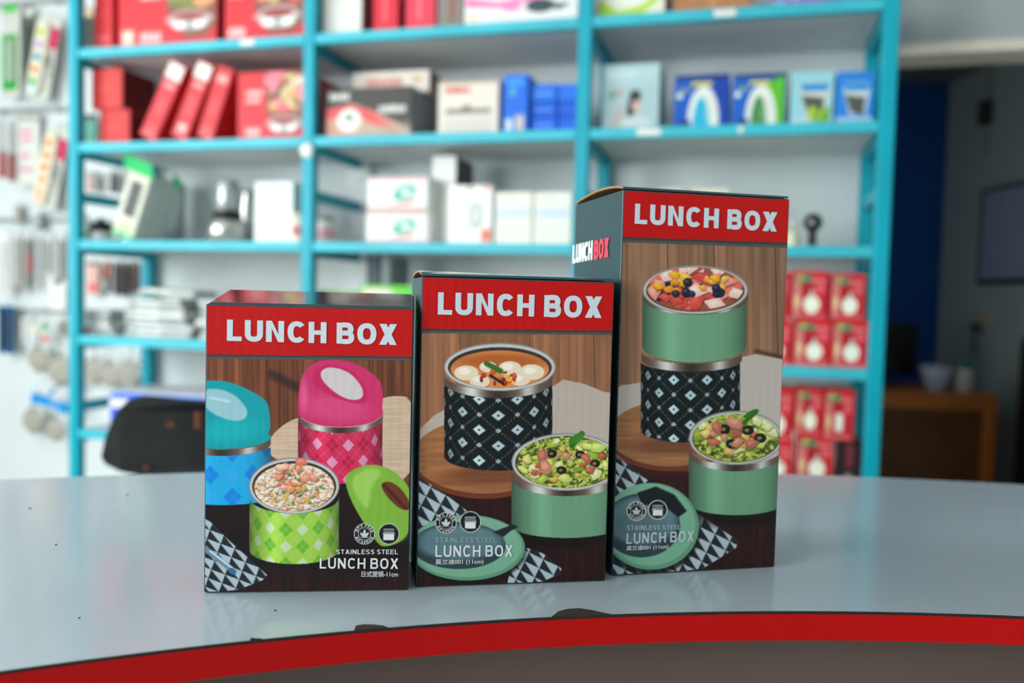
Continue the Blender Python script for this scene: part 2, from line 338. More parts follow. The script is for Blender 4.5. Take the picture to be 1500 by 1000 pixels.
# ------------------------------------------------------------------ the three lunch-box cartons
BX = [(-.1874, .5251, .1145, .1264, .062, .1790), (-.0581, .5451, .1757, .1266, .100, .1996), (.0716, .578, .2375, .1240, .104, .2614)]
DARK = mat((34, 62, 66), .35, 0, .08, 40); KRAFT = mat((150, 112, 78), .85, 0, .1, 60); TXT = mat((206, 218, 226), .45, 0, .02); TXT2 = mat((225, 228, 228), .45, 0, .02)
class Carton:
    def __init__(s, i, label):
        x, y, yaw, s.w, s.d, s.h = BX[i]; s.yaw = yaw; s.o = np.array([x, y, CT])
        s.ex = np.array([math.cos(yaw), math.sin(yaw), 0]); s.ey = np.array([-math.sin(yaw), math.cos(yaw), 0])
        s.t = thing('lunch_box_carton', label, 'box', (x, y, CT + .0003), yaw, 'lunch box cartons on the counter')
        link('body', box(0, s.w, 0, s.d, 0, s.h, .0011, 2), DARK, s.t)
    def world(s, L): return s.o + L[:, 0:1] * s.ex + L[:, 1:2] * s.ey + L[:, 2:3] * np.array([0, 0, 1.])
    def f(s, px, py, y=-.0006):                   # pixel -> local point on the front face
        d = ray(px, py); n = s.ey; t = ((s.o + y * s.ey - CAM) @ n) / (d @ n); P = CAM + t * d - s.o
        return np.array([P @ s.ex, y, P[2]])
    def left(s, px, py):                          # pixel -> local point on the left face
        d = ray(px, py); n = s.ex; t = ((s.o - CAM) @ n) / (d @ n); P = CAM + t * d - s.o
        return np.array([-.0005, P @ s.ey, P[2]])
    def canvas(s, nx, ny, crop, k, base):
        s.nx, s.ny = nx, ny; u, v = np.meshgrid(np.linspace(0, 1, nx), np.linspace(0, 1, ny)); e = .0009
        L = np.stack([e + u.ravel() * (s.w - 2 * e), np.full(u.size, -.0003), e + v.ravel() * (s.h - 2 * e)], -1)
        X, Y = proj(s.world(L)); s.L = L
        return Cv((X - crop[0]) * k, (Y - crop[1]) * k, base)
    def show(s, c): s.fp = grid_print('front_print', s.t, lambda u, v: s.L, s.nx, s.ny, 255 * (np.clip(c.c, 0, 255) / 255) ** 1.12, PRINT_GLOSS)
    def text(s, name, body, x0, yt, yb, x1, yb1, m, bold=0, y=-.0006):
        p0, pt, p1 = s.f(x0, yb, y), s.f(x0, yt, y), s.f(x1, yb1, y)
        pt[0] = p0[0]
        if set(body) <= set(GW) | {' '}: return block_letters(name, s.fp, body, p0, p1, pt, m, bold, .13 if bold > .19 else .2)
        return lettering(name, s.fp, body, p0, p1, pt, m, bold)
    def ring_text(s, cx, cy, r, size, m):         # BPA FREE around the leaf badge
        for body, a0, da, up in (('BPA', 205, 22, 1), ('FREE', 283, 20, 1), ('BPA', 150, -22, -1), ('FREE', 85, -19, -1)):
            for k, chh in enumerate(body):
                a = R_(a0 + da * k); x, y = cx + r * math.cos(a), cy + r * math.sin(a)
                tx, ty = (-math.sin(a) * up, math.cos(a) * up); nx_, ny_ = (math.cos(a) * up, math.sin(a) * up)
                q = lambda i, j: s.f(x + tx * i + nx_ * j, y + ty * i + ny_ * j, -.0007)
                lettering('badge_letter', s.fp, chh, q(-size * .4, -size * .5), q(size * .4, -size * .5), q(-size * .4, size * .5), m)

def jar_body(c, xl, xr, yt, yb, ryt, ryb, col, pat=None):
    cx, hw = (xl + xr) / 2, (xr - xl) / 2; t = np.clip((c.X - cx) / hw, -1, 1); q = np.sqrt(1 - t * t)
    m = np.clip((hw - np.abs(c.X - cx)) / 1.5 + .5, 0, 1) * np.clip((c.Y - (yt + ryt * q)) / 1.5 + .5, 0, 1) * np.clip(((yb + ryb * q) - c.Y) / 1.5 + .5, 0, 1)
    c.put(m, col); yy = (c.Y - (yt + ryt * q)) - (ryb - ryt) * q * np.clip((c.Y - yt) / (yb - yt), 0, 1) * .9
    if pat: pat(c, m, np.arcsin(t), yy)
    c.mul(m * t ** 4, .6); c.mul(m * np.exp(-((t + .45) / .18) ** 2), 1.12)
    return m
def plaid(cols, n, cell):
    def p(c, m, a, y):
        P, Q = (a * n + y / cell) / 2, (a * n - y / cell) / 2; i, j = np.floor(P) % 2, np.floor(Q) % 2
        fp, fq = np.abs(P - np.floor(P) - .5), np.abs(Q - np.floor(Q) - .5)
        c.put(m * ((i == 1) & (j == 1)) * np.clip((.4 - np.maximum(fp, fq)) / .06, 0, 1), cols[0], .9); c.put(m * ((i == 0) & (j == 0)) * np.clip((.46 - np.maximum(fp, fq)) / .06, 0, 1), cols[1], .8); c.put(m * ((fp < .04) | (fq < .04)), cols[0], .25)
    return p
def diamonds(n, cell):
    def p(c, m, a, y):
        A, B = a * n, y / cell - .6; P, Q = (A + B) / 2, (A - B) / 2
        dp, dq = np.abs(P - np.round(P)), np.abs(Q - np.round(Q))
        ln = ((dp < .035) | (dq < .035)) & (np.sin((P + Q) * 40) * 1 > -.2); c.put(m * ln, (120, 140, 145), .55)
        fp, fq = np.abs(P - np.floor(P) - .5), np.abs(Q - np.floor(Q) - .5); d = np.maximum(fp, fq)
        c.put(m * np.clip((.2 - d) / .05, 0, 1), (190, 210, 218)); c.put(m * np.clip((.06 - d) / .04, 0, 1), (30, 40, 44))
        c.put(m * ((dp < .08) & (dq < .08)), (190, 205, 210), .8)
    return p
def steel_rim(c, cx, cy, rx, ry, th, inner):
    o = c.ell(cx, cy, rx, ry); c.put(o, (150, 146, 142)); c.put(c.ell(cx, cy + 1, rx - 3, ry - 3), (205, 205, 203))
    c.put(c.ell(cx, cy + 2, rx - th * .6, ry - th * .55), (70, 60, 56)); m = c.ell(cx, cy + th * .35, rx - th, ry - th * .8, 0, 2)
    c.put(m, inner); return m
def steel_band(c, xl, xr, yt, ry, h):
    cx, hw = (xl + xr) / 2, (xr - xl) / 2; t = np.clip((c.X - cx) / hw, -1, 1); a = yt + ry * np.sqrt(1 - t * t)
    m = np.clip((hw - np.abs(c.X - cx)) / 1.5 + .5, 0, 1) * np.clip((c.Y - a) / 1.5 + .5, 0, 1) * np.clip((a + h - c.Y) / 1.5 + .5, 0, 1)
    c.put(m, (104, 88, 80)); c.put(m * np.exp(-((t + .5) / .2) ** 2), (225, 225, 222)); c.put(m * np.exp(-((t - .55) / .15) ** 2), (205, 200, 196)); c.put(m * np.exp(-(t / .16) ** 2), (58, 48, 44), .8)
def napkin(c, pts, size, ang, light=(186, 200, 208), dark=(40, 46, 50)):
    m = c.poly(pts); k, l = math.cos(ang), math.sin(ang); x, y = (c.X * k + c.Y * l) / size, (-c.X * l + c.Y * k) / (size * .62)
    fx, fy = x - np.floor(x), y - np.floor(y); c.put(m, light); c.put(m * np.clip((fy - fx) * 8 + .5, 0, 1), dark); c.put(m * (fx < .06), (90, 98, 102), .7)
def wood(c, base, seams, amp=.22, fx=5, fy=190, seed=1, y0=0):
    g = c.noise(fx, fy, seed) * .6 + c.noise(fx * 3.1, fy * 1.4, seed + 1) * .4; c.c = np.asarray(base, float) * (1 + amp * (g - .5) * 2)[:, None]
    for i, x in enumerate(seams):
        c.mul((c.X > x) * 1., 1.06 if i % 2 else .93); c.put(np.clip((1.6 - np.abs(c.X - x - (c.Y - y0) * .03)) / 1.2 + .3, 0, 1), np.asarray(base) * .45, .7)
def banner(c, yl, yr, xl, xr):
    e = yl + (c.X - xl) / (xr - xl) * (yr - yl); c.put(np.clip((e + 13 - c.Y) / 1.5 + .5, 0, 1), (92, 92, 92)); c.put(np.clip((e + 6 - c.Y) / 2 + .5, 0, 1), (48, 44, 46), .5); c.put(np.clip((e - c.Y) / 1.5 + .5, 0, 1), (200, 12, 8))
def badges(c, a, b, r):
    for cx, cy in (a, b):
        c.put(c.ell(cx, cy, r, r), (205, 210, 208)); c.put(c.ell(cx, cy, r - 2.5, r - 2.5), (26, 28, 28))
    cx, cy = a; c.put(c.ell(cx, cy, r * .62, r * .62), (196, 202, 200)); c.put(c.ell(cx, cy, r * .56, r * .56), (26, 28, 28))
    for dx, an in ((-.2, .8), (.2, -.8), (0, 1.57)): c.put(c.ell(cx + dx * r, cy - (.14 if an == 1.57 else -.08) * r, r * .27, r * .12, an), (215, 222, 220))
    c.put(c.line(cx - r * .3, cy + r * .32, cx + r * .3, cy + r * .32, 1), (215, 222, 220))
    cx, cy = b; c.put(c.rect(cx - r * .52, cy - r * .5, cx + r * .52, cy - r * .1), (150, 156, 156)); c.put(c.rect(cx - r * .55, cy - r * .32, cx + r * .55, cy - r * .24), (40, 40, 40))
    c.put(c.rect(cx - r * .5, cy, cx + r * .5, cy + r * .6), (228, 232, 230)); c.put(c.rect(cx - r * .58, cy - r * .08, cx + r * .58, cy + r * .04), (180, 186, 186))
def salad(c, m, cx, cy, rx, ry, seed):
    n = c.noise(13, 9, seed); n2 = c.noise(6, 5, seed + 2); c.put(m, (96, 108, 42)); c.put(m * np.clip((n - .35) * 5, 0, 1), (176, 190, 82)); c.put(m * np.clip((n2 - .62) * 7, 0, 1), (206, 214, 120)); c.put(m * np.clip((.25 - n2) * 8, 0, 1), (54, 74, 24))
    c.chunks(m, cx, cy, rx, ry, 34, [(176, 194, 80), (206, 216, 120), (142, 162, 58), (222, 224, 158)], 9, 22, seed, 6, 1.5)
    c.chunks(m, cx, cy, rx * .85, ry * .85, 18, [(226, 176, 100), (235, 196, 132), (190, 96, 68), (206, 146, 116)], 10, 18, seed + 1)
    for dx, dy in ((-.3, -.35), (-.1, .4), (.3, -.3), (.62, .1)):
        c.put(c.ell(cx + dx * rx, cy + dy * ry, 15, 12) * m, (34, 28, 30)); c.put(c.ell(cx + dx * rx - 2, cy + dy * ry, 6, 4) * m, (150, 140, 70))
    c.chunks(m, cx, cy, rx * .7, ry * .7, 6, [(205, 140, 115), (185, 110, 90)], 13, 22, seed + 2, 6, 1.4)
def lunch_jar_scene(c, lid, lidin, jar, brd):     # mint lid with dark inner tray
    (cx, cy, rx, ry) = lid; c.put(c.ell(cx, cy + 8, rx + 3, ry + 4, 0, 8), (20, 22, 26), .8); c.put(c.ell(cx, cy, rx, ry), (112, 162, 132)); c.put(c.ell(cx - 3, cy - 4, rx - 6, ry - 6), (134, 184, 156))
    (cx, cy, rx, ry) = lidin; m = c.ell(cx, cy, rx, ry); c.put(m, (58, 78, 84)); c.put(c.ell(cx, cy - ry * .15, rx * .93, ry * .75, 0, 14) * m, (120, 152, 160), .8)

# --- carton 1: single-layer, coloured jars
K1 = Carton(0, 'shortest lunch box carton, printed with pink, cyan and lime green jars')
c = K1.canvas(300, 424, (280, 410), 2.127, (120, 70, 45))
wood(c, (132, 80, 54), (195, 420, 560), .3, 6, 160, 3, 400); c.put(c.line(250, 295, 350, 345, 13, 18), (52, 40, 40), .75)
c.put(np.clip((c.Y - 600 - 30 * np.sin(c.X / 90)) / 50, 0, 1), (34, 20, 20)); c.put(np.clip((c.Y - 880) / 120, 0, 1) * c.noise(5, 120, 4), (110, 40, 30), .8)
m = c.poly([(235, 500), (300, 440), (360, 425), (560, 385), (620, 360), (700, 368), (700, 610), (600, 640), (500, 640), (330, 580), (250, 560)], 3,2)
c.put(m, (222, 194, 170)); c.mul(m * c.noise(60, 5, 5), .9); c.put(c.line(250, 560, 340, 600, 8, 6), (120, 80, 56), .8)
jar_body(c, 333, 596, 425, 600, 40, 36, (216, 52, 98), plaid([(226, 168, 196), (190, 26, 70)], 5.2, 27)); steel_band(c, 333, 598, 415, 46, 17)
c.put(c.ell(465.5, 413, 132.5, 46), (212, 58, 116)); c.put(c.poly([(333, 415), (334, 350), (345, 300), (368, 268), (400, 252), (450, 249), (500, 258), (545, 278), (580, 306), (596, 330), (598, 402), (580, 428), (540, 446), (490, 457), (440, 456), (390, 446), (350, 430)],1.5,2), (212, 58, 116))
c.put(c.ell(450, 400, 100, 40, .1, 30), (226, 92, 142), .7); c.put(c.ell(352, 360, 12, 50, 0, 12), (240, 120, 168), .6); c.put(c.poly([(372, 318), (385, 280), (420, 262), (490, 275), (540, 320), (556, 372), (530, 388), (470, 378), (410, 350)], 5,2), (206, 44, 104)); c.put(c.poly([(396, 300), (420, 269), (490, 284), (534, 334), (537, 370), (497, 378), (442, 350)], 3,2), (214, 206, 208))
jar_body(c, -60, 248, 520, 680, 20, 22, (34, 178, 228), plaid([(56, 176, 238), (22, 134, 224)], 4.4, 34)); steel_band(c, -60, 248, 492, 38, 19)
c.put(c.ell(94, 490, 154, 38), (12, 166, 176)); c.put(c.poly([(30, 316), (80, 313), (130, 322), (185, 346), (225, 370), (240, 388), (247, 430), (246, 482), (200, 505), (140, 520), (30, 530)],1.5,2), (12, 166, 176)); c.put(c.ell(120, 470, 90, 36, -.1, 30), (24, 188, 196), .7)
c.put(c.poly([(40, 340), (90, 340), (140, 360), (172, 398), (177, 422), (160, 440), (120, 440), (70, 420), (40, 395)], 6,2), (160, 204, 212)); c.put(c.line(60, 368, 120, 380, 3, 8), (225, 235, 238), .8)
jar_body(c, 182, 460, 680, 842, 48, 44, (172, 212, 84), plaid([(200, 224, 196), (104, 184, 58)], 5.2, 27))
m = steel_rim(c, 321, 642, 141, 88, 17, (232, 206, 178))
for k_ in range(1): 
    n = c.noise(8, 6, 5); c.put(m * np.clip((n - .5) * 5, 0, 1), (246, 232, 216)); c.put(m * np.clip((.35 - n) * 6, 0, 1), (196, 140, 110)); c.chunks(m, 321, 648, 118, 68, 150, [(238, 218, 200), (228, 190, 164), (246, 236, 224), (236, 208, 176), (226, 168, 120)], 4, 8, 11, 5, 1.5)
    c.chunks(c.ell(325, 612, 74, 58), 325, 610, 62, 46, 34, [(236, 150, 126), (228, 126, 104), (244, 184, 160)], 8, 17, 12, 6, 1.6); c.chunks(m, 321, 650, 100, 55, 22, [(88, 160, 48), (110, 180, 60), (70, 140, 40)], 4, 8, 13); c.blobs(m, 300, 668, 90, 34, 10, [(232, 176, 76)], 6, 10, 14)
c.put(c.poly([(478, 618), (500, 592), (560, 572), (625, 590), (664, 625), (686, 662), (686, 770), (660, 815), (600, 836), (575, 815), (520, 730), (490, 670)],1.5,2), (138, 186, 70)); c.put(c.poly([(492, 620), (555, 582), (600, 600), (560, 640), (555, 720), (520, 690)], 14,2), (176, 214, 112), .8); c.put(c.ell(640, 775, 40, 40, 0, 20), (140, 186, 74), .8)
c.put(c.poly([(586, 640), (612, 625), (650, 645), (680, 688), (684, 715), (660, 720), (620, 690)], 3,2), (120, 62, 40)); c.put(c.line(600, 640, 670, 712, 5, 5), (84, 40, 28))
napkin(c, [(30, 738), (60, 755), (110, 805), (236, 920), (225, 935), (150, 965), (30, 980)], 46, .35); c.put(c.line(44, 838, 132, 908, 9, 2), (120, 150, 168)); c.put(c.line(60, 846, 136, 905, 3, 3), (216, 226, 232)); c.put(c.ell(128, 908, 14, 9, .6), (60, 120, 160))
badges(c, (540, 792), (616, 792), 33); banner(c, 233, 240, 45, 697); K1.show(c)
P1 = lambda x, y: (280 + x / 2.127, 410 + y / 2.127)
K1.text('title_lettering', 'LUNCH BOX', 332.4, 468.6, 499.6, 581, 505.8, TXT, .235)
K1.text('caption_lettering', 'STAINLESS STEEL', 492.5, 805.2, 812, 583, 812, TXT2, .15)
K1.text('name_lettering', 'LUNCH BOX', 468.3, 817.6, 833, 583, 833.5, TXT2, .16)
K1.text('size_lettering', '日式提锅-11cm', 529.5, 837, 845.5, 583, 845.5, TXT2, .008)
K1.ring_text(*P1(540, 792), 12.3, 4.0, TXT2)
# tuck flap lying on top, and its open corner
link('top_flap', box(.002, K1.w - .002, .003, K1.d - .001, K1.h - .0003, K1.h + .0009, .0003), mat((52, 62, 66), .07, 0, .1, 30, spec=.7), K1.t)
for o in K1.t.children:                           # the lid of this carton stands a little proud at the back
    if o.name.startswith(('body', 'top_flap')):
        for q in o.data.vertices:
            if q.co.z > K1.h * .5: q.co.z += .0085 * max(q.co.y, 0) / K1.d

# --- carton 2 and 3: mint jars
def mint_print(c, wy, kx):
    pass
K2 = Carton(1, 'middle-height lunch box carton, printed with soup bowl and salad bowl, between two other cartons')
c = K2.canvas(292, 456, (590, 380), 2.04, (150, 105, 80))
wood(c, (164, 116, 86), (170, 378, 570), .2, 8, 220, 6, 220)
c.put(c.poly([(40, 520), (90, 470), (140, 440), (300, 420), (440, 385), (480, 360), (540, 372), (600, 396), (640, 402), (660, 690), (400, 690), (40, 620)], 3), (196, 182, 172))
c.put(np.clip((c.Y - 655 - (c.X - 200) * .12) / 22, 0, 1), (66, 28, 24)); c.mul(np.clip((c.Y - 690) / 20, 0, 1) * c.noise(4, 160, 9), .55)
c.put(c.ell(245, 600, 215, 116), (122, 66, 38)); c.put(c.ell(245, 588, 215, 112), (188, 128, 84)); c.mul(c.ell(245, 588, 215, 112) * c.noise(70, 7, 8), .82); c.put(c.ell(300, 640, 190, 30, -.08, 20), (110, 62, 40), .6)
napkin(c, [(30, 655), (75, 668), (130, 705), (192, 752), (120, 790), (30, 800)], 50, .5); napkin(c, [(370, 862), (420, 880), (474, 925), (470, 940), (420, 962), (310, 975), (330, 900)], 48, .45)
jar_body(c, 124, 447, 345, 590, 52, 42, (22, 30, 32), diamonds(2.75, 47))
steel_band(c, 124, 447, 343, 48, 24); m = steel_rim(c, 290, 322, 167, 72, 20, (226, 150, 90))
c.put(c.ell(290, 305, 140, 24, 0, 20) * m, (176, 92, 40), .7)
for x, y, r in ((190, 340, 36), (255, 322, 26), (320, 326, 34), (385, 338, 38), (230, 365, 30), (350, 360, 30)): c.put(c.ell(x, y, r, r * .62) * m, (240, 224, 200)); c.put(c.ell(x - 6, y - 5, r * .5, r * .28, 0, 6) * m, (252, 244, 230))
c.blobs(m, 290, 352, 60, 20, 16, [(196, 40, 24), (220, 80, 30), (120, 30, 20), (240, 190, 60)], 5, 10, 21, .3); c.put(c.line(250, 312, 292, 334, 8, 4) * m, (70, 120, 40)); c.put(c.line(262, 348, 300, 372, 4, 3), (40, 30, 26))
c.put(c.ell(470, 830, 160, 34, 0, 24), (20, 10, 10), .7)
jar_body(c, 325, 652, 640, 795, 58, 38, (120, 166, 134)); steel_band(c, 325, 655, 632, 54, 22); m = steel_rim(c, 490, 606, 165, 86, 18, (140, 160, 60)); salad(c, c.ell(490, 606, 150, 78), 488, 604, 140, 66, 31); c.put(c.line(505, 556, 535, 522, 9, 4), (56, 116, 40)); c.put(c.ell(520, 535, 24, 12, -.6), (74, 140, 48))
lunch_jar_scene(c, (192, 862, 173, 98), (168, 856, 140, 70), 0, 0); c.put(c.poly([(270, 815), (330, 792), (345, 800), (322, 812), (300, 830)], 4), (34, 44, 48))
badges(c, (129, 788), (202, 785), 32); banner(c, 208, 214, 55, 635); K2.show(c)
P2 = lambda x, y: (590 + x / 2.04, 380 + y / 2.04)
K2.text('title_lettering', 'LUNCH BOX', 641.2, 428.6, 461, 881, 466.2, TXT, .235)
K2.text('caption_lettering', 'STAINLESS STEEL', 637.8, 787.5, 794.5, 727.5, 794, mat((150, 172, 176), .45), .15)
K2.text('name_lettering', 'LUNCH BOX', 637.8, 799.5, 816, 750.5, 815, TXT2, .16)
K2.text('size_lettering', '莫兰迪001 (11cm)', 637.8, 819.5, 828.5, 708, 827.5, TXT2, .006)
K2.ring_text(*P2(129, 788), 12.4, 4.0, TXT2)
K3 = Carton(2, 'tallest lunch box carton, printed with a two-tier jar topped with fruit')
c = K3.canvas(252, 560, (820, 260), 1.667, (145, 110, 85))
wood(c, (158, 120, 94), (262, 376, 525), .2, 7, 200, 12, 160); c.put(c.line(480, 425, 545, 440, 5, 8), (70, 48, 44), .7)
c.put(c.poly([(110, 540), (150, 508), (210, 500), (380, 470), (440, 440), (480, 432), (560, 448), (560, 770), (300, 760), (110, 640)], 3), (198, 188, 180))
c.put(np.clip((c.Y - 690 - (c.X - 200) * .1) / 20, 0, 1), (70, 30, 26)); c.mul(np.clip((c.Y - 720) / 20, 0, 1) * c.noise(4, 140, 9), .55)
c.put(c.ell(270, 636, 150, 82), (120, 66, 40)); c.put(c.ell(270, 626, 150, 80), (186, 130, 90)); c.mul(c.ell(270, 626, 150, 80) * c.noise(60, 6, 8), .82); c.put(c.ell(300, 655, 130, 22, 0, 16), (100, 58, 40), .6)
napkin(c, [(110, 680), (150, 690), (215, 740), (190, 765), (110, 790)], 40, .5); napkin(c, [(330, 815), (380, 850), (436, 888), (430, 905), (350, 955), (110, 985), (110, 940)], 40, .45)
jar_body(c, 198, 440, 450, 618, 24, 30, (22, 30, 32), diamonds(2.9, 35)); steel_band(c, 199, 445, 425, 30, 20)
jar_body(c, 201, 455, 290, 412, 44, 40, (124, 172, 140)); steel_band(c, 202, 460, 282, 40, 14)
m = steel_rim(c, 331, 275, 129, 60, 15, (150, 90, 60)); mm = c.ell(331, 272, 117, 52)
c.put(mm, (170, 96, 80)); c.blobs(mm, 331, 268, 104, 44, 22, [(34, 36, 60), (46, 40, 62)], 9, 13, 41, .9); c.chunks(mm, 331, 268, 110, 50, 46, [(234, 116, 100), (242, 158, 138), (222, 86, 74), (248, 206, 188)], 16, 28, 42, 4, 1.3)
c.chunks(c.ell(331, 258, 112, 50), 325, 260, 98, 36, 15, [(246, 172, 50), (250, 190, 80), (238, 150, 36)], 12, 18, 44, 5); c.blobs(mm, 331, 262, 90, 34, 7, [(34, 36, 60)], 9, 12, 45, .9)
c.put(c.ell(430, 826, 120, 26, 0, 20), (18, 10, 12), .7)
jar_body(c, 315, 545, 668, 795, 42, 30, (120, 166, 134)); steel_band(c, 315, 545, 660, 42, 16); m = steel_rim(c, 430, 636, 115, 66, 14, (140, 160, 60)); salad(c, c.ell(430, 636, 104, 58), 430, 632, 96, 48, 51); c.put(c.ell(468, 578, 20, 8, -.5), (62, 124, 44)); c.put(c.line(450, 600, 478, 574, 5, 3), (56, 116, 40))
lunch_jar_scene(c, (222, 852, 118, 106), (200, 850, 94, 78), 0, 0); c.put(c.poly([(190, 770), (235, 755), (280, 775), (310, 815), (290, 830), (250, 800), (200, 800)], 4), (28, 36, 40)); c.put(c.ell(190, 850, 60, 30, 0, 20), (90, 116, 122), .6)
badges(c, (187, 815), (239, 812), 24); banner(c, 146, 160, 147, 560); K3.show(c)
P3 = lambda x, y: (820 + x / 1.667, 260 + y / 1.667)
K3.text('title_lettering', 'LUNCH BOX', 929.6, 298.6, 328, 1137.5, 339.8, TXT, .235)
K3.text('caption_lettering', 'STAINLESS STEEL', 918, 770, 776.8, 997, 775.5, mat((176, 190, 194), .45), .15)
K3.text('name_lettering', 'LUNCH BOX', 917.5, 781.5, 797, 1016, 793, mat((196, 208, 212), .45), .16)
K3.text('size_lettering', '莫兰迪001 (11cm)', 917.5, 800, 808, 979, 805, TXT2, .006)
K3.ring_text(*P3(187, 815), 11.2, 3.6, TXT2)
for nm, body, x0, t0, b0, x1, b1, m in (('side_lettering', 'LUNCH', 839.5, 360, 386.5, 868.5, 381, TXT2), ('side_lettering', 'BOX', 870.5, 353.5, 380.8, 892.5, 377, mat((216, 60, 76), .45))):
    p0, pt, p1 = K3.left(x0, b0), K3.left(x0, t0), K3.left(x1, b1); pt[1] = p0[1]; block_letters(nm, K3.t, body, p0, p1, pt, m, .24, .08)
# lids: boards bowed up a little along the top of cartons 2 and 3, kraft inside showing at the left end
def bowed_lid(K, rise, name='top_flap'):
    bm = bmesh.new(); n = 10; A, B = [], []
    for k in range(n + 1):
        t = k / n; y = .0005 + t * (K.d - .001); z = K.h + .0006 + rise * math.sin(t * math.pi) ** .8 * (1 - .35 * t)
        A.append([bm.verts.new((x, y, z + q)) for x, q in ((.0, 0), (K.w - .001, -rise * .9 * math.sin(t * math.pi)), (K.w - .001, -rise * .9 * math.sin(t * math.pi) + .0013), (.0, .0013))])
    for a, b in zip(A[:-1], A[1:]):
        for i in range(4): f = bm.faces.new((a[i], a[(i + 1) % 4], b[(i + 1) % 4], b[i])); f.material_index = 0 if i in (2, 1) else 1
    bm.faces.new(A[0][::-1]); bm.faces.new(A[-1]); bmesh.ops.recalc_face_normals(bm, faces=bm.faces[:])
    me = me_of(bm); me.materials.append(mat((60, 78, 82), .09, 0, .1, 30, spec=.7)); me.materials.append(KRAFT); return link(name, me, None, K.t)
bowed_lid(K2, .0035); bowed_lid(K3, .0045)

# ------------------------------------------------------------------ the blue rack
LIT_RAIL = mat((58, 182, 198), .4, 0, .1, 6); TEAL = mat((0, 160, 180), .4, 0, .06, 8); BOARD = mat((220, 224, 224), .6, 0, .05, 5)  # front rails: teal paint lightened, the light on them put into the colour
rack = thing('storage_rack', 'tall turquoise steel rack with grey boards along the back wall', 'rack', (RX, RY, 0), -TH)
PW = .018
mp = {}
def part(name, me, m, p=rack): return link(name, me, m, p)
for i, u in enumerate(PU):
    part('post', box(u - PW, u + PW, -PW, PW, 0, LV['T'] + .03, .003), TEAL)
    if i != 1: part('post', box(u - PW, u + PW, DEP - PW, DEP + PW, 0, LV['T'] + .03, .003), TEAL)
    for k in LV:
        part('side_rail', box(u - .012, u + .012, PW + .0005, DEP - PW - .0005, LV[k] - .03, LV[k] - .004, .002), TEAL)
    for z in (.285, -.385): part('side_rail', box(u - .01, u + .01, PW + .0005, DEP - PW - .0005, CH + z - .016, CH + z + .016, .002), TEAL)
for b in range(3):
    a, e = PU[b] + PW + .0005, PU[b + 1] - PW - .0005
    for k in LV:
        part('front_rail', box(a, e, -.015, .012, LV[k] - .0145, LV[k] + .0135, .002), LIT_RAIL)
        part('shelf_board', box(a, e, .0125, DEP + .016, LV[k] - .006, LV[k] + .0135, .001), BOARD)
# round sticker on a post and price tags on the rails
u, z = hit(449, 220, -PW - .002); s_ = part('sticker', lathe([(.0, 0), (.021, 0), (.021, .0015), (0, .0015)], 20), mat((226, 232, 222), .5)); s_.location = (u, -PW - .0003, z); s_.rotation_euler = (math.pi / 2, 0, 0)
for x0, x1, k in ((352, 372, 'A'), (1043, 1075, 'A'), (936, 971, 'B'), (1085, 1092, 'B')):
    ua, ub = hit(x0, 100, -.016)[0], hit(x1, 100, -.016)[0]; part('price_tag', box(ua, ub, -.0168, -.0152, LV[k] - .009, LV[k] + .009), mat((222, 224, 214), .6))

# ------------------------------------------------------------------ goods on the rack
def uvpaint(fn, nx=40, ny=40):
    u, v = np.meshgrid(np.linspace(0, 1, nx), np.linspace(0, 1, ny)); return u.ravel() * 100, (1 - v.ravel()) * 100
def carton(label, lvl, x0, x1, yt, depth, col, paint=None, v=.025, cat='box', name='carton', group=None, yb=None, yaw=0, res=40, side=None, lean=0, under=None):
    zb = LV[lvl] + .0138 if yb is None else under
    ym = max(yt, 5) * .5 + .5 * (yb or yt + 60)
    u0, u1 = hit(x0, ym, v)[0], hit(x1, ym, v)[0]; zt = hit((x0 + x1) / 2, yt, v)[1]
    W, H = u1 - u0, zt - zb
    t = thing(name, label, cat, rk(u0, v, zb), -TH + yaw, group)
    body = link('body', box(0, W, 0, depth, 0, H, .0025, 2), mat(col, .5, 0, .05, 12), t)
    e = .003
    if paint is not None:
        X, Y = uvpaint(None, res, res); c = Cv(X, Y, col); paint(c)
        grid_print('front_print', t, lambda a, b: np.stack([e + a * (W - 2 * e), np.full(a.size, -.0004), e + b * (H - 2 * e)], -1), res, res, c.c)
    if side is not None:
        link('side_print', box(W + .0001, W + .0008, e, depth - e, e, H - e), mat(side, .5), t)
    link('top_seam', box(.004, W - .004, depth * .5 - .012, depth * .5 + .012, H - .0002, H + .0005), mat((200, 190, 165), .4), t)
    t['top'] = zt; return t
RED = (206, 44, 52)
def bars(c, x0, y0, x1, y1, n, col, seed=0):      # unreadable small print, as soft blocks of letters
    g = random.Random(seed); x = x0; wd = (x1 - x0) / n
    for i in range(n): c.put(c.rect(x0 + i * wd + wd * .08, y0 + g.uniform(0, 2), x0 + (i + 1) * wd - wd * .1, y1, 2), col, .9)
def pot(c, cx, cy, s):
    c.put(c.ell(cx, cy + s * .25, s, s * .42), (196, 200, 198)); c.put(c.rect(cx - s, cy - s * .15, cx + s, cy + s * .25), (206, 210, 208))
    c.put(c.ell(cx, cy - s * .12, s, s * .34), (226, 228, 224)); c.put(c.ell(cx, cy - s * .12, s * .9, s * .26), (150, 60, 60)); c.put(c.ell(cx - s * 1.08, cy + s * .05, s * .2, s * .12), (170, 172, 170)); c.put(c.ell(cx + s * 1.08, cy + s * .05, s * .2, s * .12), (170, 172, 170))
    c.put(c.rect(cx - s * .12, cy, cx + s * .12, cy + s * .6, 6), (110, 116, 112), .7); c.put(c.ell(cx - s * .5, cy + s * .4, s * .3, s * .18), (246, 246, 242)); c.put(c.ell(cx + s * .5, cy + s * .4, s * .3, s * .18), (246, 246, 242))
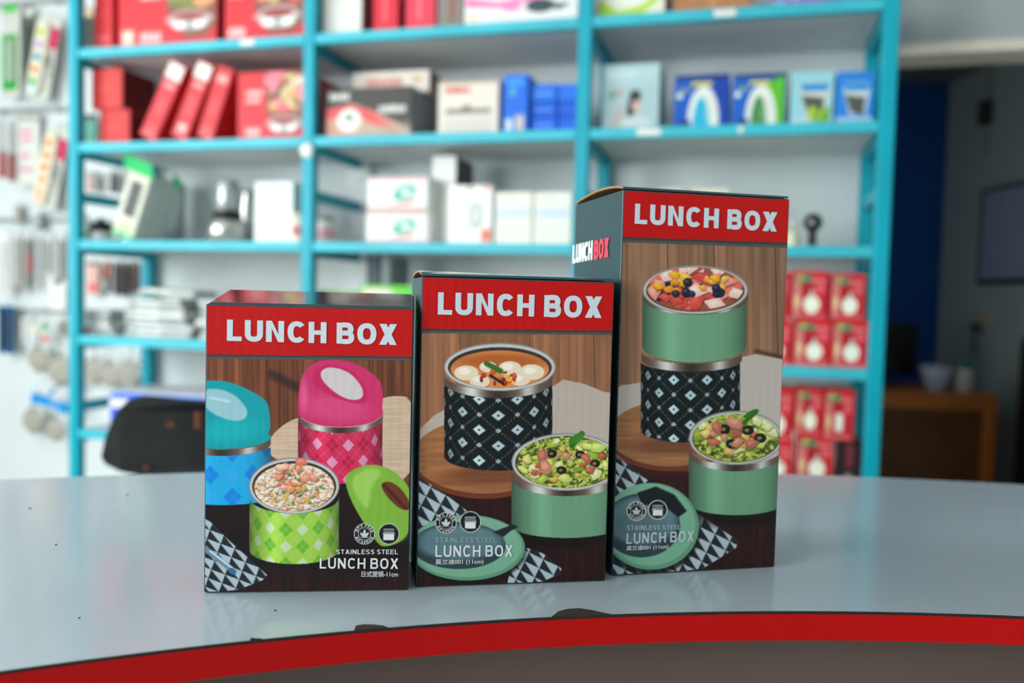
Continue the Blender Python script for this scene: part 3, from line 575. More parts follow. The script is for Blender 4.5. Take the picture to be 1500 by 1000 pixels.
def cookware(px, tx, seed, ybase=70):
    def p(c):
        c.put(c.poly([(px, 0), (100, 0), (100, 78), (88, 92), (px + 22, 92), (px + 4, 60)], 2), (130, 84, 70))
        c.blobs(c.rect(px, 0, 100, 60), px + (100 - px) / 2, 28, (100 - px) / 2, 30, 26, [(232, 160, 110), (220, 90, 100), (200, 190, 120), (240, 214, 190), (110, 120, 60), (236, 130, 150)], 5, 13, seed, .35)
        pot(c, (px + 100) / 2, ybase, (100 - px) * .36); bars(c, tx, 82, tx + 22, 95, 4, (244, 214, 210), seed); bars(c, tx, 26, tx + 26, 34, 5, (246, 220, 216), seed + 1); bars(c, tx, 37, tx + 22, 45, 4, (246, 220, 216), seed + 2)
    return p
def plain_red(c): c.put(c.rect(22, 22, 78, 34, 4), (232, 120, 116), .5); c.put(c.rect(12, 78, 88, 88, 4), (236, 130, 126), .55); c.put(c.rect(30, 50, 70, 54, 4), (226, 130, 100), .4)
def cube_red(c): c.put(c.rect(30, 46, 70, 52, 4), (224, 120, 84), .5)
# bay 1, upper shelf
carton('narrow red carton beside the left end post, top shelf in view', 'A', 138, 165, -45, .2, RED, plain_red, .05)
def cw_side(c):
    cookware(46, 22, 5)(c); c.mul(c.rect(0, 0, 17, 100), 1.08); c.put(c.rect(3, 80, 15, 96, 3), (236, 226, 206), .9); c.put(c.rect(16.5, 0, 17.5, 100), (170, 30, 36), .7)
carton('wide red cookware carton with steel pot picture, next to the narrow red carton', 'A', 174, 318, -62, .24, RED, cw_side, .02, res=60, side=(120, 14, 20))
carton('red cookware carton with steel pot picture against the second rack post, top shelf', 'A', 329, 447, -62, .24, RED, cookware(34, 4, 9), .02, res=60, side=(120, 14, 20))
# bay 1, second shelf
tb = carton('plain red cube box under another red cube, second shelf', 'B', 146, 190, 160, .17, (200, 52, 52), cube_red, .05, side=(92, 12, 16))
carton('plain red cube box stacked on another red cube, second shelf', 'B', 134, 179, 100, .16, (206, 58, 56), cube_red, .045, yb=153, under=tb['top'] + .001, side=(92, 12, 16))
carton('small blue and cream carton behind the red cubes', 'B', 208, 230, 133, .08, (20, 110, 160), lambda c: c.put(c.rect(0, 0, 40, 100), (216, 206, 180)), .23)
def leaner(label, xb0, xb1, xt0, yt, cap, v):     # slim cookware boxes leaning to the right
    zb = LV['B'] + .0138; u0 = hit(xb0, 205, v)[0]; u1 = hit(xb1, 205, v)[0]; ut, zt = hit(xt0, yt, v)
    ang = math.atan2(ut - u0, zt - zb); Lh = math.hypot(ut - u0, zt - zb); W = (u1 - u0) * math.cos(ang)
    t = thing('slim_carton', label, 'box', rk(u0, v, zb + W * math.sin(ang) + .001), 0, 'slim red cartons leaning on the second shelf')
    t.matrix_world = Matrix.Translation(rk(u0, v, zb + W * math.sin(ang) + .001)) @ Matrix.Rotation(-TH, 4, 'Z') @ Matrix.Rotation(ang, 4, 'Y')
    link('body', box(0, W, 0, .22, 0, Lh, .002, 2), mat(RED, .5), t)
    def p(c):
        if cap: c.put(c.rect(0, 0, 100, 20), (232, 228, 220)); c.put(c.rect(20, 26, 85, 32, 3), (244, 190, 186), .8)
        else: c.put(c.rect(15, 10, 85, 22, 4), (240, 190, 186), .8)
        c.put(c.rect(30, 44, 70, 70, 6), (226, 96, 98), .6); c.put(c.ell(50, 86, 30, 5) , (240, 230, 220), .8 if cap > 1 else .2); c.put(c.rect(10, 92, 90, 97, 3), (240, 150, 150), .7)
    X, Y = uvpaint(None, 24, 48); c = Cv(X, Y, RED); p(c); grid_print('front_print', t, lambda a, b: np.stack([.002 + a * (W - .004), np.full(a.size, -.0004), .002 + b * (Lh - .004)], -1), 24, 48, c.c)
leaner('slim red carton with white cap end, leaning nearest the red cubes', 204, 232, 250, 101, 1, .02)
leaner('slim red carton with white cap end and pale label, leaning between two other slim cartons', 250, 276, 291, 99, 2, .02)
leaner('slim all-red carton leaning beside the upright cookware carton', 288, 313, 320, 104, 0, .02)
carton('upright red cookware carton with vegetable picture, second shelf against the post', 'B', 348, 447, 104, .24, RED, cookware(40, 12, 21, 76), .02, res=60)
# bay 1, third shelf
kt = thing('electric_kettle', 'small black and white kettle near the left post, third shelf', 'kettle', rk(hit(148, 340, .12)[0], .12, LV['C'] + .0138))
link('body', lathe([(.02, 0), (.036, .002), (.04, .02), (.036, .038), (.0, .038)], 20), mat((222, 224, 230), .3), kt); link('lid', lathe([(.043, .038), (.044, .046), (.034, .062), (.012, .072), (.008, .082), (0, .083)], 20), mat((28, 28, 30), .3), kt)
link('handle', tube([(.03, 0, .06), (.062, 0, .058), (.07, 0, .035), (.06, 0, .012), (.035, 0, .01)], .006), mat((28, 28, 30), .3), kt)
bt = thing('spray_bottle', 'slim clear bottle with green band standing against the left post', 'bottle', rk(hit(126, 340, .07)[0], .07, LV['C'] + .0138))
link('body', lathe([(.009, 0), (.0105, .004), (.0105, .07), (.005, .08), (.005, .095), (0, .096)], 14), mat((210, 222, 214), .15), bt); link('band', lathe([(.0109, .02), (.0111, .021), (.0111, .03), (.0109, .031)], 14), mat((30, 160, 80), .4), bt)
# leaning appliance carton with green lid flaps
v = .03; zb = LV['C'] + .0138; u0 = hit(163, 345, v)[0]; u1 = hit(196, 345, v)[0]; ut, zt = hit(190, 263, v)
ang = math.atan2(ut - u0, zt - zb); Lh = math.hypot(ut - u0, zt - zb); W = (u1 - u0) * 1.0
t = thing('slicer_carton', 'tilted grey and cream carton with dark window and green flaps', 'box')
t.matrix_world = Matrix.Translation(rk(u0, v, zb + W * math.sin(ang) + .002)) @ Matrix.Rotation(-TH, 4, 'Z') @ Matrix.Rotation(ang, 4, 'Y')
link('body', box(0, W, 0, .15, 0, Lh, .003, 2), mat((196, 208, 202), .5), t); link('front_print', box(.002, W - .002, -.0012, -.0002, .002, Lh - .002), mat((214, 214, 196), .5), t)
link('window', box(W * .25, W * .78, -.0022, -.0013, Lh * .32, Lh * .88, .0004), mat((46, 58, 56), .3), t); link('label_strip', box(W * .2, W * .8, -.0022, -.0013, Lh * .12, Lh * .2), mat((184, 176, 140), .5), t); link('base_band', box(0, W, -.0028, -.0013, 0, Lh * .06), mat((10, 180, 96), .5), t)
link('flap', prism([(-.03, 0), (W, 0), (W * .75, .04), (-.045, .044)], -.001, .001), mat((0, 190, 100), .5), t, (0, .01, Lh)); link('flap', prism([(0, 0), (.045, -.02), (.03, .012), (.0, .03)], -.001, .001), mat((0, 160, 90), .5), t, (W, .1, Lh + .003))
carton('thin grey panel box standing behind the tilted green-flapped carton', 'C', 236, 266, 268, .02, (150, 162, 164), None, .27)
tk = thing('tumbler', 'tiny white tumbler beside the tilted green-flapped carton', 'cup', rk(hit(222, 340, .2)[0], .2, LV['C'] + .0138)); link('body', lathe([(.014, 0), (.017, .05), (.015, .05), (.012, .004), (0, .004)], 16), mat((228, 230, 226), .3), tk); link('rim', lathe([(.0165, .05), (.0178, .05), (.0178, .053), (.0165, .053)], 16), mat((200, 204, 204), .2), tk)
ch = thing('food_chopper', 'steel bowl food chopper with tall motor head, third shelf', 'chopper', rk(hit(333, 340, .12)[0], .12, LV['C'] + .0138))
STEEL = mat((190, 190, 186), .22, .9, .05, 10)
link('bowl', lathe([(.045, 0), (.06, .008), (.066, .035), (.062, .066), (.05, .076), (0, .076)], 28), STEEL, ch); link('collar', lathe([(.044, .076), (.046, .078), (.046, .098), (.038, .102), (0, .102)], 24), mat((26, 28, 30), .3), ch)
link('motor_head', lathe([(.034, .102), (.037, .106), (.036, .19), (.03, .2), (0, .2)], 24), mat((178, 184, 184), .25, .6), ch); link('handle', tube([(.06, 0, .05), (.085, 0, .055), (.087, 0, .03), (.062, 0, .022)], .005), mat((26, 28, 30), .3), ch)
carton('plain white tall carton beside the food chopper', 'C', 373, 429, 266, .12, (226, 234, 234), lambda c: (c.put(c.ell(40, 60, 10, 7), (190, 204, 200)), c.put(c.rect(20, 8, 70, 16, 3), (170, 178, 170), .6)), .06)
sj = thing('steel_jug', 'tall silver jug behind the white carton, beside the chopper', 'jug', rk(hit(366, 300, .26)[0], .26, LV['C'] + .0138)); link('body', lathe([(.04, 0), (.044, .01), (.038, .13), (.03, .17), (.033, .185), (0, .185)], 24), STEEL, sj); link('handle', tube([(.035, 0, .16), (.065, 0, .15), (.068, 0, .07), (.042, 0, .04)], .005), mat((30, 30, 32), .4), sj)
cn = thing('canister', 'cream canister with coloured label tucked against the second post', 'canister', rk(hit(438, 335, .05)[0], .05, LV['C'] + .0138)); link('body', lathe([(.02, 0), (.021, .002), (.021, .075), (0, .075)], 18), mat((228, 226, 206), .4), cn); link('lid', lathe([(.0225, .075), (.0225, .088), (0, .089)], 18), mat((206, 196, 170), .4), cn); link('label_band', lathe([(.0213, .02), (.0216, .021), (.0216, .05), (.0213, .051)], 18), mat((196, 120, 110), .4), cn)
# bay 1, fourth shelf: heaps of grey flat packs
g = random.Random(5)
def flat_pack(label, lvl, xc, zoff, Wd, Dp, Hh, col, v, tilt, yaw, grp):
    u = hit(xc, 480, v)[0]; P = rk(u, v, LV[lvl] + .0138 + zoff)
    t = thing('foil_pack', label, 'pack', P, 0, grp); t.matrix_world = Matrix.Translation(P) @ Matrix.Rotation(-TH + yaw, 4, 'Z') @ Matrix.Rotation(tilt, 4, 'Y')
    link('wrapper', box(-Wd / 2, Wd / 2, -Dp / 2, Dp / 2, 0, Hh - .0004, .005, 2), mat(col, .4, 0, .14, 40, .4), t)
    link('label_strip', box(-Wd * .3, Wd * .05, -Dp * .5 - .0012, -Dp * .5 - .0004, Hh * .3, Hh * .7), mat((226, 230, 226), .5), t)
greys = [(176, 182, 180), (192, 198, 198), (160, 168, 166), (210, 214, 212), (172, 176, 170)]
ORD = ['bottom', 'second from bottom', 'third from bottom', 'fourth from bottom', 'fifth from bottom', 'sixth from bottom']
for k in range(6): flat_pack('grey foil pack, %s in the tall heap above the black chair' % ORD[k], 'D', 252 + g.uniform(-4, 4), .0205 * k, .23 + g.uniform(-.03, .01), .17, .02, greys[k % 5], .12, 0, g.uniform(-.12, .12), 'heap of grey foil packs, tall pile')
flat_pack('grey foil pack lying tilted on top of the tall heap', 'D', 262, .1335, .19, .15, .02, (186, 190, 184), .12, .05, .1, 'heap of grey foil packs, tall pile')
for k in range(4): flat_pack('grey foil pack, %s in the low heap by the left post' % ORD[k], 'D', 160 + g.uniform(-1, 2), .0205 * k, .15 + g.uniform(-.02, .005), .15, .02, greys[(k + 2) % 5], .12, 0, g.uniform(-.1, .1), 'heap of grey foil packs, low pile')
for k in range(6): flat_pack('silver foil pack, %s in the heap beside the second rack post' % ORD[k], 'D', 366 + g.uniform(-4, 4), .0205 * k, .26 + g.uniform(-.02, .02), .16, .02, greys[(k + 1) % 5], .12, 0, g.uniform(-.08, .08), 'heap of silver foil packs by the second post')
rb = thing('small_ball', 'tiny red plastic ball beside the left post, fourth shelf', 'ball', rk(hit(124, 475, .03)[0], .03, LV['D'] + .0138)); link('body', lathe([(.0, 0), (.008, .002), (.0125, .0095), (.0125, .0155), (.008, .023), (0, .025)], 16), mat((226, 60, 56), .4), rb); link('seam', lathe([(.0127, .0118), (.0131, .0125), (.0127, .0132)], 16), mat((180, 30, 30), .4), rb)
# bay 1, fifth shelf: white cartons with blue lids
carton('long white carton with blue lid edge behind the black chair, fifth shelf', 'E', 160, 330, 577, .22, (226, 228, 236), lambda c: (c.put(c.rect(0, 0, 100, 18), (40, 96, 206)), c.put(c.rect(0, 44, 9, 100), (30, 80, 210)), c.put(c.rect(14, 60, 40, 90, 3), (206, 210, 236))), .05, res=40)
# bay 2, upper shelf
carton('plain white tall carton next to the second rack post, top shelf in view', 'A', 472, 530, -40, .16, (222, 222, 214), lambda c: c.put(c.ell(50, 45, 8, 5), (190, 190, 180), .7), .03, side=(120, 96, 110))
def red_script(c): c.put(c.rect(40, 30, 52, 80, 4), (240, 150, 150), .7); c.put(c.rect(44, 25, 60, 40, 4), (240, 160, 160), .6)
carton('crimson narrow carton next to the white tall carton', 'A', 547, 584, -40, .18, (214, 40, 58), red_script, .03, side=(110, 14, 24))
carton('pinkish red carton with pale script between crimson and grey cartons', 'A', 594, 638, -40, .18, (224, 60, 84), red_script, .03)
carton('grey carton with brown picture between the pinkish red carton and the pan carton', 'A', 641, 678, -40, .18, (136, 128, 122), lambda c: c.put(c.rect(50, 10, 70, 90, 8), (140, 76, 56), .8), .03)
def pan(c): 
    c.put(c.poly([(0, 60), (30, 66), (60, 55), (100, 40), (100, 30), (60, 44), (30, 54), (0, 40)], 3), (236, 130, 180)); c.put(c.ell(42, 66, 9, 8), (236, 140, 190)); c.put(c.ell(68, 66, 13, 14), (56, 76, 80)); c.put(c.rect(80, 64, 92, 70, 3), (60, 70, 74)); c.put(c.ell(84, 72, 4, 4), (70, 80, 84)); c.put(c.ell(8, 84, 5, 5), (226, 200, 160))
carton('long white pan carton with pink swoosh, top shelf in view', 'A', 680, 847, -40, .25, (232, 230, 228), pan, .02, res=60)
# bay 2, second shelf
def blackbox(c):
    c.put(c.poly([(0, 45), (30, 30), (60, 50), (100, 90), (100, 100), (0, 100)], 4), (206, 150, 130)); c.put(c.poly([(0, 40), (25, 34), (50, 44), (90, 92), (80, 100), (40, 60), (0, 60)], 4), (220, 80, 84)); c.put(c.ell(28, 66, 14, 24), (236, 238, 230)); c.put(c.ell(28, 60, 6, 8), (120, 150, 110)); c.put(c.rect(40, 76, 100, 100, 20), (176, 172, 150), .8); bars(c, 4, 8, 28, 22, 4, (236, 236, 230), 1); bars(c, 62, 36, 94, 52, 6, (232, 232, 226), 2)
tb = carton('black carton printed with white appliance on red swirl, second shelf', 'B', 476, 604, 128, .19, (62, 60, 56), blackbox, .02, res=60, side=(120, 124, 132))
carton('cream carton with faded red lettering lying on the black carton', 'B', 517, 629, 104, .1, (226, 216, 204), lambda c: (bars(c, 16, 30, 66, 70, 6, (206, 130, 120), 4), c.put(c.ell(85, 40, 6, 14), (206, 170, 120))), .1, yb=127, under=tb['top'] + .001, side=(130, 100, 96))
def beige(c): bars(c, 10, 10, 52, 22, 5, (196, 60, 56), 3); c.put(c.rect(12, 52, 88, 62, 4), (110, 106, 100), .8); c.put(c.rect(40, 46, 54, 54, 3), (90, 86, 80), .8); c.put(c.rect(10, 72, 90, 100, 8), (206, 200, 190)); c.put(c.rect(0, 0, 100, 3), (140, 96, 70))
carton('cream square carton with red heading and dark tool picture', 'B', 642, 731, 117, .18, (222, 214, 202), beige, .03)
def blue_tall(c): c.put(c.rect(10, 5, 80, 17, 3), (60, 150, 236)); c.put(c.rect(20, 22, 50, 36, 4), (90, 160, 200)); c.put(c.rect(5, 76, 36, 98, 4), (206, 216, 220)); c.put(c.rect(48, 70, 88, 98, 6), (200, 190, 180))
carton('bright blue upright carton beside a stack of small blue cartons', 'B', 738, 774, 109, .18, (10, 104, 216), blue_tall, .02)
for col_, (xa, xb, nm) in enumerate(((778, 816, 'beside the upright blue carton'), (818, 846, 'against the third rack post'))):
    und = LV['B'] + .0138
    for k, (yt_, yb_) in enumerate(((171, 190), (149, 170), (123, 148))):
        pos = ('bottom', 'middle', 'top')[k]
        tt = carton('small bright blue carton, %s of the stack %s' % (pos, nm), 'B', xa, xb, yt_, .16, ((12, 96, 214), (10, 88, 204), (20, 110, 220))[k], (lambda c: bars(c, 14, 45, 86, 65, 7, (100, 160, 232), 5)) if col_ == 0 else (lambda c: c.put(c.rect(60, 70, 90, 80, 4), (60, 130, 226), .6)), 0.035, yb=yb_, under=und, group='small blue cartons on the second shelf', res=24); und = tt['top'] + .0008
# bay 2, third shelf
def green_toy(c): c.put(c.poly([(42, 60), (52, 30), (72, 22), (84, 40), (72, 62), (50, 72)], 4), (60, 176, 150)); c.put(c.ell(64, 46, 9, 10), (236, 238, 230)); c.put(c.poly([(34, 90), (60, 74), (90, 60), (70, 84)], 4), (200, 150, 140)); c.put(c.rect(0, 0, 100, 8, 3), (206, 150, 150)); c.put(c.rect(0, 94, 100, 100, 3), (196, 110, 110))
tb = carton('white carton with green gadget picture, lower of the pair on the third shelf', 'C', 536, 627, 309, .07, (230, 230, 228), green_toy, .03)
carton('white carton with green gadget picture, upper of the pair on the third shelf', 'C', 538, 627, 258, .07, (230, 230, 228), green_toy, .03, yb=306, under=tb['top'] + .001)
carton('tall slim white carton with dark side, tallest on the third shelf', 'C', 633, 668, 228, .16, (236, 238, 232), lambda c: c.put(c.rect(0, 96, 100, 100), (210, 210, 200)), .11, side=(96, 84, 88))
def washer(c): c.put(c.ell(64, 52, 20, 24), (176, 186, 182)); c.put(c.ell(64, 52, 14, 17), (206, 212, 208)); c.put(c.rect(78, 76, 100, 98, 5), (226, 110, 90)); c.put(c.ell(50, 3, 12, 6), (190, 186, 176)); c.put(c.rect(80, 0, 100, 6, 3), (206, 140, 120))
carton('white carton with round grey drum picture and red corner', 'C', 657, 721, 271, .07, (240, 240, 236), washer, .02)
def cream2(c): c.put(c.rect(4, 30, 96, 50, 10), (196, 210, 226), .8); c.put(c.rect(10, 70, 90, 92, 10), (226, 226, 214)); c.put(c.rect(10, 8, 60, 14, 4), (210, 210, 196))
carton('cream carton with pale blue strip beside the drum carton', 'C', 724, 780, 281, .16, (232, 232, 220), cream2, .03)
carton('cream carton with pale blue strip against the third rack post', 'C', 782, 838, 281, .16, (232, 232, 220), cream2, .03)
jr = thing('jar', 'small white jar with pink label beside the second rack post, third shelf', 'jar', rk(hit(477, 340, .09)[0], .09, LV['C'] + .0138)); link('body', lathe([(.026, 0), (.029, .004), (.029, .06), (.022, .07), (0, .07)], 20), mat((224, 226, 220), .3), jr); link('lid', lathe([(.023, .07), (.023, .082), (0, .083)], 20), mat((150, 150, 146), .4), jr); link('label_band', lathe([(.0293, .016), (.0296, .017), (.0296, .045), (.0293, .046)], 20), mat((222, 170, 176), .4), jr)
# bay 2, fourth shelf (seen between the cartons on the counter)
carton('dark slate upright carton above the green packs, fourth shelf', 'D', 537, 556, 374, .14, (58, 76, 84), lambda c: c.put(c.rect(10, 20, 90, 40, 6), (70, 92, 100)), .12)
carton('grey upright carton beside the dark slate one, fourth shelf', 'D', 558, 573, 374, .14, (130, 144, 146), lambda c: c.put(c.rect(70, 0, 100, 100), (100, 110, 112)), .12)
carton('green and sky blue carton with pale picture in front of the dark slate carton', 'D', 528, 640, 418, .07, (96, 196, 60), lambda c: (c.put(c.ell(20, 10, 24, 7), (222, 206, 196)), c.put(c.rect(30, 18, 100, 100, 8), (110, 196, 240))), .03)
carton('green carton next to the second rack post, fourth shelf', 'D', 464, 526, 426, .07, (90, 186, 60), lambda c: c.put(c.rect(10, 10, 60, 24, 4), (200, 226, 180)), .04)
# bay 3, upper shelf
carton('lime and white carton with curved band next to the third post, top shelf in view', 'A', 876, 974, -50, .2, (228, 228, 214), lambda c: (c.put(c.poly([(0, 60), (30, 86), (70, 76), (100, 40), (100, 30), (90, 70), (60, 100), (0, 100)], 3), (176, 214, 30)), c.put(c.ell(45, 50, 30, 24), (236, 238, 226))), .03)
carton('plain brown cardboard carton with tape seams, top shelf in view', 'A', 986, 1102, -60, .24, (176, 124, 84), lambda c: (c.put(c.rect(46, 0, 54, 100, 2), (194, 142, 98)), c.put(c.rect(0, 0, 4, 100), (140, 96, 62))), .03)
carton('purple floral carton at the right end post, top shelf in view', 'A', 1130, 1276, -30, .24, (140, 110, 190), lambda c: (c.blobs(c.rect(0, 0, 100, 100), 50, 60, 46, 40, 24, [(110, 80, 180), (190, 170, 220), (90, 130, 190), (170, 120, 200)], 6, 13, 5), c.put(c.rect(0, 70, 12, 100, 4), (120, 196, 196))), .03)
# bay 3, second shelf
def woman(c):
    c.put(c.rect(0, 0, 100, 30, 20), (176, 206, 208)); c.put(c.ell(52, 66, 8, 20, .15), (40, 40, 44)); c.put(c.ell(60, 60, 8, 13, .1), (206, 170, 160)); c.put(c.ell(58, 48, 11, 9), (60, 54, 54)); c.put(c.ell(60, 92, 26, 14), (196, 206, 206)); c.put(c.ell(28, 42, 7, 5), (190, 150, 140)); c.put(c.ell(16, 46, 8, 6), (110, 160, 140)); c.put(c.rect(8, 10, 60, 18, 5), (200, 222, 224), .8); c.put(c.line(20, 96, 34, 70, 5, 4), (200, 160, 150), .8)
carton('pale aqua carton with a dark-haired figure picture next to the third post', 'B', 883, 967, 93, .14, (168, 194, 196), woman, .03, res=60, side=(150, 180, 182))
def uneck(bgc, extra):
    def p(c):
        extra(c); c.put(c.rect(0, 0, 100, 6, 2), (26, 40, 60)); c.put(c.ell(54, 86, 30, 66, .0), (226, 230, 222)); c.put(c.ell(50, 104, 16, 62, .0), bgc); c.put(c.ell(66, 66, 10, 26, .15, 6), (206, 212, 206), .4); c.put(c.rect(30, 12, 70, 20, 3), (216, 196, 70)); bars(c, 8, 24, 30, 30, 3, (190, 200, 90), 3); c.put(c.ell(8, 38, 6, 6), (230, 234, 230)); c.put(c.rect(10, 86, 30, 96, 4), (40, 40, 110))
    return p
carton('blue carton with white curved neck pillow picture', 'B', 988, 1068, 109, .15, (10, 86, 186), uneck((30, 176, 214), lambda c: c.put(c.rect(70, 0, 100, 100, 20), (10, 60, 160))), .03, res=60)
carton('blue and green carton with white curved neck pillow picture', 'B', 1073, 1152, 107, .15, (14, 96, 190), uneck((70, 140, 70), lambda c: (c.put(c.poly([(40, 100), (60, 20), (100, 0), (100, 100)], 10), (90, 186, 40)), c.put(c.ell(60, 80, 16, 14), (160, 60, 60)))), .03, res=60, side=(176, 110, 70))
def basket(top, green):
    def p(c):
        c.put(c.poly([(16, 34), (24, 20), (86, 20), (92, 34), (80, 84), (36, 84)], 3), (206, 212, 206)); c.put(c.rect(22, 22, 88, 36, 3), (30, 140, 206)); c.put(c.poly([(22, 44), (80, 50), (74, 86), (40, 78)], 3), (84, 86, 80)); c.put(c.rect(0, 88, 100, 100, 3), (206, 216, 226), .8)
        if green: c.blobs(c.rect(0, 0, 100, 100), 70, 80, 26, 16, 14, [(110, 176, 50), (170, 196, 40), (90, 150, 40)], 7, 13, 7)
    return p
carton('aqua and white carton with basket and green leaves picture', 'B', 1159, 1222, 104, .15, (150, 206, 214), basket(0, 1), .03, res=50)
carton('sky blue carton with grey basket picture at the right end post', 'B', 1225, 1281, 104, .15, (40, 130, 214), basket(0, 0), .03, res=50)
# bay 3, third shelf
carton('cream flat carton with red dot, third shelf behind the tallest lunch box carton', 'C', 962, 1068, 276, .14, (220, 220, 200), lambda c: (c.put(c.rect(36, 0, 44, 12, 2), (206, 50, 60)), c.put(c.rect(4, 10, 90, 24, 6), (206, 210, 190))), .08)
bo = thing('lotion_bottle', 'cream pump bottle on the third shelf beside the black shaver', 'bottle', rk(hit(1161, 340, .14)[0], .14, LV['C'] + .0138)); link('body', lathe([(.018, 0), (.02, .004), (.02, .036), (.012, .046), (.007, .05), (0, .05)], 18), mat((216, 218, 186), .35), bo); link('pump', lathe([(.006, .05), (.006, .066), (.01, .067), (.01, .074), (0, .075)], 14), mat((230, 230, 214), .35), bo)
sh = thing('shaver', 'black round-headed shaver standing on its charging foot, third shelf', 'shaver', rk(hit(1190, 340, .12)[0], .12, LV['C'] + .0138), -TH)
BLK = mat((22, 24, 26), .35)
link('foot', lathe([(.016, 0), (.017, .002), (.015, .008), (0, .008)], 18), BLK, sh); link('handle', lathe([(.012, .008), (.0125, .012), (.011, .045), (.0125, .06), (0, .06)], 16), BLK, sh); hd = link('head', lathe([(.0, -.014), (.018, -.014), (.024, -.008), (.024, .008), (.018, .014), (0, .014)], 24), BLK, sh, (0, 0, .068), (math.pi / 2, 0, 0)); link('cutter_disc', lathe([(0, .0141), (.0105, .0141), (.0095, .017), (0, .0172)], 18), mat((130, 128, 126), .3, .6), sh, (0, 0, .068), (math.pi / 2, 0, 0))
# bay 3, bulb cartons
def bulb(long=0):
    def p(c):
        c.put(c.rect(0, 0, 100, 100), (196, 34, 44)); c.put(c.rect(0, 0, 24, 100, 4), (206, 120, 116)); c.put(c.rect(0, 0, 100, 8), (222, 40, 52)); c.put(c.rect(8, 6, 54, 22, 5), (60, 130, 96)); c.put(c.ell(22, 12, 8, 6), (190, 190, 80)); c.put(c.rect(54, 14, 96, 22, 5), (226, 150, 140), .8); c.put(c.rect(66, 26, 94, 44, 8), (236, 110, 120), .8); c.put(c.rect(30, 26, 62, 90, 10), (160, 20, 32), .8); c.put(c.ell(12, 64, 7, 16), (226, 206, 150))
        if long: c.put(c.rect(36, 46, 64, 84, 8), (236, 240, 226))
        else: c.put(c.ell(56, 70, 24, 20), (238, 242, 222)); c.put(c.poly([(48, 56), (53, 38), (59, 38), (64, 56)], 2), (206, 206, 190))
        c.put(c.rect(28, 92, 96, 98, 3), (232, 150, 146), .7)
    return p
def bulbs(lvl, rows, grp):
    for col_ in rows:
        und = LV[lvl] + .0138
        for (lab, xa, xb, yt_, yb_, lg, dp) in col_:
            t_ = carton(lab, lvl, xa, xb, yt_, dp, (214, 34, 46), bulb(lg), .03, yb=yb_, under=und, group=grp, res=44); und = t_['top'] + .0008
G1 = 'red bulb cartons on the fourth shelf'; G2 = 'red bulb cartons on the lowest shelf'
bulbs('D', [[('red bulb carton, lower of the stack in the middle of the fourth shelf', 1163, 1217, 468, 538, 0, .12), ('red bulb carton, upper of the stack in the middle of the fourth shelf', 1160, 1213, 397, 466, 0, .12)],
            [('red bulb carton, lower of the stack against the right end post, fourth shelf', 1219, 1271, 469, 538, 0, .12), ('red bulb carton, upper of the stack against the right end post, fourth shelf', 1217, 1268, 401, 467, 0, .12)],
            [('pinkish bulb carton half hidden behind the tallest lunch box carton, lower one', 1108, 1160, 470, 538, 0, .12), ('pinkish bulb carton half hidden behind the tallest lunch box carton, upper one', 1106, 1157, 399, 468, 0, .12)]], G1)
bulbs('E', [[('red bulb carton behind the counter edge, under the capsule bulb carton row', 1167, 1221, 638, 700, 0, .12), ('red bulb carton with small globe, between two others, above the counter edge', 1165, 1205, 569, 634, 0, .12)],
            [('red bulb carton half hidden by the tallest lunch box carton, at counter level', 1112, 1162, 646, 700, 0, .12), ('red bulb carton half hidden by the tallest lunch box carton, above counter level', 1110, 1162, 568, 640, 0, .12)]], G2)
dk = carton('dark maroon carton beside the red bulb carton at counter level', 'E', 1229, 1262, 646, .12, (52, 30, 32), lambda c: (c.put(c.rect(30, 4, 60, 60, 6), (126, 50, 54)), c.put(c.rect(24, 76, 56, 98, 6), (160, 156, 144))), .04)
u0, z0 = hit(1207, 640, .03); u1 = hit(1250, 640, .03)[0]
carton('red capsule bulb carton resting on the dark maroon carton', 'E', 1207, 1252, 571, .12, (214, 34, 46), bulb(1), .03, yb=640, under=dk['top'] + .001, group=G2, res=44)

# ------------------------------------------------------------------ goods hanging on the wall left of the rack
HV = WALLV - .05
def hang_at(px, py, v=HV): u, z = hit(px, py, v); return u, z
rails = []
for i, (py, lab) in enumerate(((2, 'topmost'), (160, 'second'), (322, 'third'), (455, 'lowest'))):
    z = hit(60, py, WALLV - .02)[1]; u0 = hit(-90, py, WALLV - .02)[0]; u1 = hit(100, py, WALLV - .02)[0] if i < 3 else hit(105, py, WALLV - .02)[0]
    u1b = u1 if i < 2 else hit(232, py, WALLV - .02)[0]
    r = thing('hanging_rail', '%s steel hanging rail on the wall left of the rack' % lab, 'rail', rk(u0, WALLV - .02, z), -TH)
    link('bar', box(0, u1b - u0, -.004, .004, -.006, .006, .001), mat((180, 184, 186), .3, .7), r)
    for k in range(3): link('bracket', box(.05 + k * (u1b - u0 - .1) / 2 - .008, .05 + k * (u1b - u0 - .1) / 2 + .008, .004, .0195, -.01, .01), mat((170, 174, 176), .3, .7), r)
def hanger(name, label, cat, px, pytop, group=None, v=HV, tilt=0):
    u, z = hit(px, pytop, v); t = thing(name, label, cat, rk(u, v, z), 0, group)
    t.matrix_world = Matrix.Translation(rk(u, v, z)) @ Matrix.Rotation(-TH, 4, 'Z') @ Matrix.Rotation(tilt, 4, 'Y')
    link('hook', tube([(0, 0, -.004), (0, .0, .008), (0, .012, .012), (0, WALLV - .021 - v, .012)], .0018, 6), mat((180, 184, 186), .3, .8), t)
    return t
PXM = 2.95 / FPX                                  # metres per photo pixel at that wall
def slab(x0, x1, y0, y1, th=.012): return box(x0 * PXM, x1 * PXM, -th / 2, th / 2, -y1 * PXM, -y0 * PXM, min(.004, th * .3), 2)
def fr(x0, x1, y0, y1, th=.012, d=.0012): return box(x0 * PXM, x1 * PXM, -th / 2 - d, -th / 2 - .0002, -y1 * PXM, -y0 * PXM)
